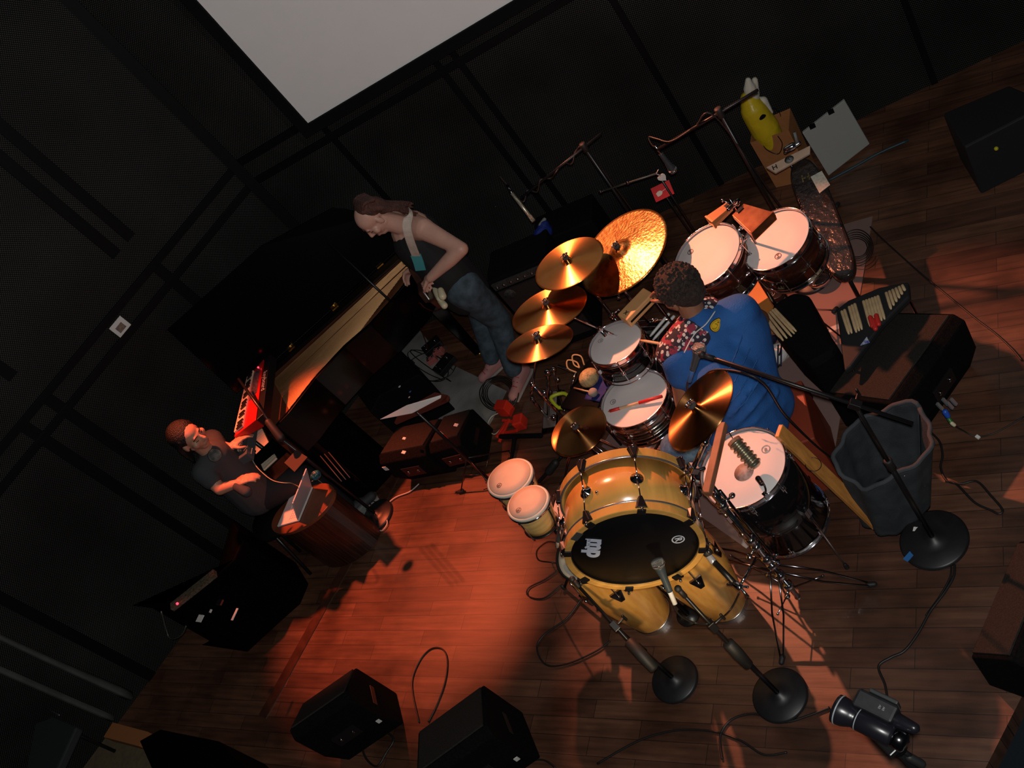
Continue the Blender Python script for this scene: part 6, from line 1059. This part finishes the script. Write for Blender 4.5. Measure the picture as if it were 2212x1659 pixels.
for i in range(3): stick(['very first', 'second', 'third', 'fourth', 'fifth', 'sixth'][i + 2] + ' tan stick from the left in the first row of the open stick bag', P(1834 + 6 * i, 662 - 3 * i, .454), P(1850 + 6 * i, 718 - 3 * i, .452), .008, grp='sticks in the first row of the open bag')
for i in range(6): stick(['very first', 'second', 'third', 'fourth', 'fifth', 'sixth'][i] + ' tan stick from the left in the middle row of the open stick bag', P(1865 + 6.2 * i, 650 - 2.2 * i, .454), P(1880 + 6.2 * i, 705 - 3 * i, .452), .008, grp='sticks in the middle row of the open bag')
for i in range(6): stick(['very first', 'second', 'third', 'fourth', 'fifth', 'sixth'][i] + ' tan stick from the left in the last row of the open stick bag', P(1914 + 7 * i, 632 - 3.2 * i, .454), P(1925 + 6 * i, 668 - 8 * i, .452), .008, grp='sticks in the last row of the open bag')
t = thing('red_wrapped_mallets', 'red wrapped mallet butts in the middle of the open stick bag', 'mallet', P(1885, 690, .46)); 
for (x, y) in ((1880, 686), (1886, 692), (1893, 682)): MB().cap(P(x, y, .470), .012, P(x + 5, y + 18, .468), .012).build('red_wrap', mat('red_grip'), t)
t = thing('metal_bowl', 'small shiny chrome bowl with a green rag on the rug behind the tom', 'bowl', P(1775, 610, 0)); q = P(1776, 612, .0); MB(Mx.Translation((q.x, q.y, .0))).lathe([(.02, .002), (.05, .012), (.072, .045), (.076, .075), (.072, .075), (.066, .045), (.045, .017), (1e-6, .010)], 40).build('bowl_body', CHR, t)
MB(Mx.Translation((q.x - .02, q.y + .02, .07))).ell((0, 0, 0), (.035, .02, .012)).build('green_rag', mat('green_cloth', (.02, .14, .09), .8), t)
for (x, y, l) in ((1722, 850, 'black pedal plate with a white ring mark behind the box seat'), (1664, 632, 'black disc with a white ring mark below the two dark toms')):
    q = P(x, y, .05); t = thing('pedal_plate', l, 'pedal', (q.x, q.y, 0)); B = Mx.Translation((q.x, q.y, .0)); MB(B @ rz(.5)).prism([(.045 * math.cos(a), .075 * math.sin(a)) for a in [i * PI / 14 for i in range(28)]], .004, .04).build('plate_body', BLK, t, bevel=.006); logo_ring(B @ Mx.Translation((0, 0, .038)), t, 0, 0, .026, 'D', mat('logo_grey', (.42, .40, .38), .5), .6, .034, name='ring_mark')
t = thing('white_towel', 'white towel with dark stripes on the floor behind the drummer', 'towel', P(1678, 765, 0)); q = P(1678, 765, .05); MB(Mx.Translation((q.x, q.y, 0))).ell((0, 0, .05), (.075, .06, .05)).build('folded_towel', mat('towel_white', (.68, .68, .66), .95, bump=.4, bscale=60), t)
for k in (-1, 0): MB().tube([P(1688 + 7 * k, 745, .12), P(1687 + 7 * k, 790, .11)], .0045).build('dark_stripe', mat('navy_stripe', (.01, .012, .04), .9), t)
t = thing('dark_cap', 'dark blue cap with a white piped brim behind the drummer', 'cap', P(1650, 735, 0)); q = P(1652, 735, 0); MB(Mx.Translation((q.x, q.y, 0))).ell((0, 0, .03), (.09, .085, .07)).build('crown', mat('navy_cloth', (.008, .012, .04), .8), t); MB().tube([P(1652, 712, .07), P(1658, 730, .075), P(1650, 748, .07)], .003, smooth=5).build('white_piping', WHT, t)
q = P(1612, 640, .3); t = thing('wooden_stool', 'orange wooden box stool half hidden under the left dark tom', 'stool', (q.x, q.y, 0)); MB(rz(-.25, (q.x, q.y, 0))).box((0, 0, .16), (.20, .24, .30)).build('stool_body', mat('orange_ply', (.55, .22, .05), .45, noise=.2, scale=6), t, bevel=.004); MB(rz(-.25, (q.x, q.y, 0))).box((0, 0, .318), (.22, .26, .014)).build('stool_top', mat('orange_ply'), t, bevel=.003)
# ---- denim holdall
bx = P(1932, 1092, 0); t = thing('tote_bag', 'large open charcoal cloth bag with a wavy rim behind the right stand', 'bag', (bx.x, bx.y, 0)); tx = P(1908, 962, .42)
def bagf(u, v):
    a = 2 * PI * u; R = .150 + .045 * v + .008 * math.sin(5 * a + 1) + .006 * math.sin(11 * a); z = .42 * v + (.022 * math.sin(3 * a + .8) + .012 * math.sin(5 * a)) * v * v; c = V((bx.x, bx.y, 0)).lerp(V((tx.x, tx.y, 0)), v); return V((c.x + R * 1.12 * math.cos(a), c.y + R * .95 * math.sin(a), z + .004))
DNB = mat('charcoal_denim', (.040, .048, .055), .9, noise=.35, scale=12, bump=.3, bscale=200, c2=(.022, .027, .033)); MB().grid(bagf, 61, 18).build('bag_body', DNB, t, solid=.006); MB(Mx.Translation((bx.x, bx.y, 0))).lathe([(1e-6, .008), (.145, .008)], 32).build('bag_floor', DNB, t)
MB().tube([bagf(i / 60., 1) for i in range(61)], .011, 8).build('rolled_rim', mat('denim_rim', (.055, .062, .07), .9), t)
for (u, v) in ((.72, .9), (.80, .5), (.86, .45), (.93, .55), (.68, .45), (.9, .93)): q = bagf(u, v); MB().ell(q, .006).build('rivet', CHR, t)
# ---- floor cables
FC = [('thin cable crossing the bare boards at the far right', [(1880, 490), (1905, 515), (1960, 565), (2000, 600), (2055, 645), (2110, 690), (2150, 720), (2185, 752), (2207, 778)], .005),
('cable loop beside the charcoal bag', [(2012, 935), (2030, 955), (2036, 985), (2032, 1010), (2045, 1038), (2075, 1045), (2110, 1040), (2140, 1070), (2165, 1100), (2158, 1110), (2140, 1102), (2105, 1085), (2065, 1045), (2042, 1040)], .0055),
('cable snaking from the wide round base to the camcorder tripod', [(2062, 1220), (2060, 1245), (2040, 1280), (2010, 1320), (1985, 1365), (1955, 1405), (1925, 1420), (1898, 1440), (1912, 1480), (1918, 1520)], .0062),
('double cable drop under the wide round base', [(2055, 1222), (2052, 1248), (2030, 1288), (2000, 1330)], .0045),
('long cable loop on the red boards at the bottom centre left', [(905, 1560), (890, 1480), (905, 1430), (930, 1402), (955, 1402), (966, 1425), (962, 1470), (945, 1520), (925, 1560)], .0045),
('cable wandering along the bottom edge behind the round bases', [(1290, 1650), (1380, 1600), (1460, 1578), (1540, 1580), (1600, 1600), (1650, 1630), (1700, 1625)], .0055),
('cable arching from the bottom edge to the camcorder', [(1560, 1640), (1556, 1590), (1580, 1555), (1630, 1542), (1690, 1560), (1740, 1548), (1792, 1528)], .0055),
('cable arc at the bottom edge beside the right monitor', [(1110, 1659), (1140, 1645), (1175, 1642), (1200, 1659)], .005),
('cable bunch looping between the two bottom monitors', [(788, 1580), (782, 1610), (792, 1640), (815, 1655), (835, 1625), (850, 1600), (840, 1585), (815, 1580)], .006)]
for l, pl, r in FC: mic_cable(l, [P(x, y, r + .002) for x, y in pl], r, name='floor_cable')
t = thing('cable_plug', 'silver and blue plug where cables meet the left bottom monitor', 'plug', P(785, 1578, .015)); MB().cap(P(780, 1580, .016), .014, P(789, 1574, .016), .014).build('silver_shell', CHR, t); MB().cap(P(797, 1582, .014), .012, P(802, 1584, .014), .012).build('blue_ring', mat('blue_sleeve'), t)
for k in range(5):
    pts = [P(1850 + (24 + 3 * k) * math.cos(a + k * .7), 535 + (20 + 2 * k) * math.sin(a + k * .7) * (1 + .1 * k), .012 + .006 * k) for a in [i * .7 for i in range(10)]]; mic_cable('%s loop of thin black cable coiled on the rug at the right' % ['innermost', 'second', 'middle', 'fourth', 'outermost'][k], pts, .0032, name='coiled_cable', grp='coiled cables on the rug')
for k in range(5):
    pts = [P(1078 + (26 + 4 * k) * math.cos(a + k), 850 + (26 + 3 * k) * math.sin(a + k), .012 + .006 * k) for a in [i * .7 for i in range(10)]]; mic_cable('%s loop of black cable coiled on the floor by the pink shoe' % ['innermost', 'second', 'middle', 'fourth', 'outermost'][k], pts, .004, name='coiled_cable', grp='coiled cables by the pink shoe')
mic_cable('short white cable curling by the red pedals', [P(1078, 892, .012), P(1062, 900, .012), P(1054, 915, .012), P(1056, 930, .012), P(1068, 938, .012), P(1080, 928, .012), P(1087, 918, .012)], .0035, WC, name='white_cable')
# ---- pedals near the guitarist, red hardware and black T stand
RP = mat('red_hardware', (.60, .03, .015), .35)
t = thing('red_pedal_stand', 'bright red folding stand with blocks on the floor left of the small bronze cymbal', 'stand', P(1105, 920, 0)); MB(rz(.6, P(1100, 893, 0))).box((0, 0, .06), (.07, .09, .10)).build('upper_block', RP, t, bevel=.006); MB(rz(.9, P(1132, 921, 0))).box((0, 0, .05), (.08, .07, .08)).build('lower_block', RP, t, bevel=.008)
for (a, b) in (((1085, 908), (1115, 912)), ((1100, 905), (1078, 955)), ((1118, 930), (1092, 935)), ((1094, 912), (1072, 945))): MB().strap([P(*a, .03), P(*b, .02)], .02, .014).build('red_arm', RP, t, bevel=.003)
t = thing('cross_stand', 'black T shaped stand foot lying left of the small bronze cymbal', 'stand', P(1110, 950, 0)); MB().cap(P(1082, 943, .03), .016, P(1168, 941, .03), .016).build('cross_bar', BLKM, t); MB().cap(P(1112, 945, .03), .016, P(1105, 990, .02), .011).build('stem', BLKM, t)
t = thing('stand_sleeve', 'thick black sleeve of a slanting stand behind the bongos', 'stand', P(1180, 1010, .1)); MB().cap(P(1212, 988, .10), .010, P(1165, 1040, .02), .012).build('tube', BLK, t); MB().cap(P(1200, 1000, .10), .024, P(1186, 1018, .07), .026).build('sleeve', RUB, t)
for i, (x, y, s, m_, l) in enumerate(((952, 764, .05, 'pink', 'small pink effects pedal near the grey mat centre'), (938, 782, .05, 'pink', 'second pink effects pedal, nearer the monitors'), (938, 752, .10, 'blk', 'black effects pedal beside the pink ones'), (965, 792, .11, 'blk', 'wide black effects pedal on the grey mat'), (880, 800, .09, 'blk', 'black pedal at the left side of the grey mat'))):
    t = thing('effects_pedal', l, 'effects pedal', P(x, y, 0)); T = rz(.9 + .3 * i, P(x, y, 0)); mm = mat('pedal_pink', (.40, .12, .11), .4) if m_ == 'pink' else BLK; MB(T).box((0, 0, .025), (s, s * 1.5, .045)).build('pedal_case', mm, t, bevel=.004); MB(T).lathe([(.010, .045), (.010, .058), (1e-6, .06)], 14, (0, -s * .4, 0)).build('footswitch', CHR, t)
    for k in (-1, 1): MB(T).lathe([(.007, .045), (.006, .06), (1e-6, .061)], 12, (k * s * .25, s * .45, 0)).build('knob', BLK if m_ == 'pink' else CHRD, t)
for k in range(4):
    pts = [P(930 + 55 * math.cos(a * 1.1 + k) * (1 - .1 * k), 790 + 34 * math.sin(a + 2 * k), .010 + .005 * k) for a in [i * .65 for i in range(8)]]; mic_cable(['lowest', 'second', 'third', 'topmost'][k] + ' black pedal lead winding over the grey mat', pts, .0038, name='pedal_lead', grp='pedal leads on the grey mat')
# ---- guitar amplifier against the back wall
a_, b_ = P(1050, 612, .74), P(1150, 571, .74); w = (b_ - a_); w.z = 0; wn = w.normalized(); d = V((-wn.y, wn.x, 0)); d = d if d.y > 0 else -d; c0 = V((a_.x, a_.y, 0)); wl_ = w.length * 1.25; t = thing('guitar_amplifier', 'black guitar amplifier with silver edging behind the guitarist', 'amplifier', c0 + wn * wl_ / 2 + d * .14)
B = Mx(((wn.x, d.x, 0, c0.x), (wn.y, d.y, 0, c0.y), (0, 0, 1, 0), (0, 0, 0, 1))); MB(B).box((wl_ / 2, .14, .375), (wl_, .28, .73)).build('cabinet', BLKM, t, bevel=.01)
MB(B).box((wl_ / 2, -.004, .36), (wl_ * .88, .012, .56)).build('speaker_cloth', mat('amp_cloth', (.022, .012, .010), .85, noise=.4, scale=120), t); MB(B).box((wl_ / 2, -.004, .69), (wl_ * .9, .014, .055)).build('control_panel', mat('amp_panel', (.10, .10, .095), .4, .5, noise=.6, scale=120), t, bevel=.002)
for x in (.012, wl_ - .012): MB(B).box((x, -.006, .37), (.008, .008, .66)).build('silver_edging', CHRD, t)
for i in range(7): MB(B).lathe([(.008, 0), (.008, .014), (1e-6, .015)], 12, (.05 + i * wl_ * .12, -.011, .69), (0, -1, 0)).build('knob', CHR, t)
MB(B).lathe([(1e-6, .004), (.038, .003), (.04, 0)], 28, (.085, -.010, .60), (0, -1, 0)).build('round_emblem', mat('emblem_grey', (.07, .07, .065), .5, noise=.8, scale=80), t)
q = P(1172, 506, .70); t = thing('blue_pouch', 'crumpled dark blue bag behind the smooth crash cymbal', 'bag', q - V((0, 0, .05))); mb = MB(); mb.ell(q, (.075, .055, .05)); mb.ell(q + V((.04, .02, .03)), (.04, .035, .03)); mb.build('pouch_body', mat('royal_blue_plastic', (.012, .03, .22), .35, noise=.4, scale=14, bump=.8, bscale=30), t, remesh=.008); MB().cap(q + V((.03, .02, .045)), .016, q + V((.07, .03, .05)), .012).build('grey_content', mat('grey_box'), t); MB().box((q.x, q.y + .05, (q.z - .05) / 2), (.22, .20, q.z - .055)).build('pouch_pedestal', BLKM, t) if 0 else None
t = thing('equipment_trunk', 'black trunk at the back wall under the blue bag', 'case', (q.x + .05, q.y + .05, 0)); B = Mx(((wn.x, d.x, 0, q.x + .12), (wn.y, d.y, 0, q.y + .02), (0, 0, 1, 0), (0, 0, 0, 1))); MB(B).box((.02, .05, .325), (.42, .26, .645)).build('trunk_body', BLKM, t, bevel=.01); 
for k in (-1, 1): MB(B).box((.02 + k * .12, -.085, .5), (.03, .012, .05)).build('latch', CHR, t)
# ---- camcorder on a tripod near the balcony
hood = P(1806, 1530, 1.48); rear = P(1945, 1600, 1.45); ax = (rear - hood); Lc = ax.length; ax.normalize(); B = basis(ax, (0, 0, 1), hood); t = thing('camcorder', 'black camcorder with a ringed lens hood at the bottom right', 'camcorder', (hood + rear) / 2 - V((0, 0, .06)))
MB(B).lathe([(.030, 0), (.041, 0), (.042, .010), (.040, .028), (.033, .045), (.029, .055), (.029, .07)], 40).build('lens_hood', mat('satin_black', (.010, .010, .014), .3), t); MB(B).ring(.0415, .0022, .010, 40).build('white_ring', mat('ring_grey', (.30, .32, .34), .35), t); MB(B).lathe([(1e-6, .02), (.030, .012)], 32).build('lens_glass', mat('lens_glass', (.004, .004, .02), .05), t)
MB(B).lathe([(.029, .06), (.031, .062), (.031, Lc * .86), (.024, Lc * .9), (1e-6, Lc * .91)], 36).build('barrel', mat('satin_black'), t); MB(B).ring(.0305, .0016, .066, 40).build('barrel_ring', mat('ring_grey'), t)
S3 = B.to_3x3(); side = S3 @ V((1, 0, 0)); cu_ = 1 if (proj_ := (side.dot(r_))) > 0 else -1
MB(B).box((cu_ * .050, .004, Lc * .52), (.052, .066, Lc * .62)).build('camera_body', mat('camera_grey', (.014, .015, .018), .45, noise=.4, scale=50), t, bevel=.008); MB(B).box((cu_ * .082, .012, Lc * .58), (.012, .058, Lc * .44)).build('flip_screen', mat('camera_panel', (.03, .032, .034), .4), t, bevel=.004)
MB(B).cap((cu_ * .045, .0, Lc * .86), .022, (cu_ * .045, .01, Lc * 1.10), .016).build('viewfinder', mat('satin_black'), t); MB(B).lathe([(.026, 0), (.028, .01), (.028, .03), (.020, .035)], 28, (0, 0, Lc * .9)).build('battery_ring', CHRD, t)
for (x, z) in ((.052, .60), (.060, .66)): text_mesh('model_lettering', 'DV', .008, B @ Mx.Translation((cu_ * .05, .0385, Lc * z)) @ Mx.Rotation(-PI / 2, 4, 'X'), mat('grey_letter'), t)
mb = MB(B); hd = (hood + rear) / 2 + ax * .05 - V((0, 0, .10)); tp = thing('camera_tripod', 'black tripod with a pan handle under the camcorder', 'tripod', (hd.x, hd.y, 0)); MB().box(hd + V((0, 0, .045)), (.07, .07, .022)).build('head_plate', BLK, tp, bevel=.004); MB().cap(hd + V((0, 0, .0)), .030, hd + V((0, 0, .03)), .026).build('fluid_head', BLKM, tp)
MB().tube([hd, (hd.x, hd.y, .75)], .016, 12).build('column', BLK, tp); MB().tube([hd + V((0, 0, .01)), P(1985, 1648, 1.30)], .008).build('pan_handle', BLK, tp); MB().cap(P(1965, 1636, 1.32), .013, P(1990, 1650, 1.29), .013).build('handle_grip', RUB, tp)
for i in range(3): a = .6 + 2 * PI * i / 3; e = V((hd.x + .32 * math.cos(a), hd.y + .32 * math.sin(a), .012)); MB().tube([(hd.x + .02 * math.cos(a), hd.y + .02 * math.sin(a), 1.05), e], [.015, .010], 10).build('leg', BLK, tp)
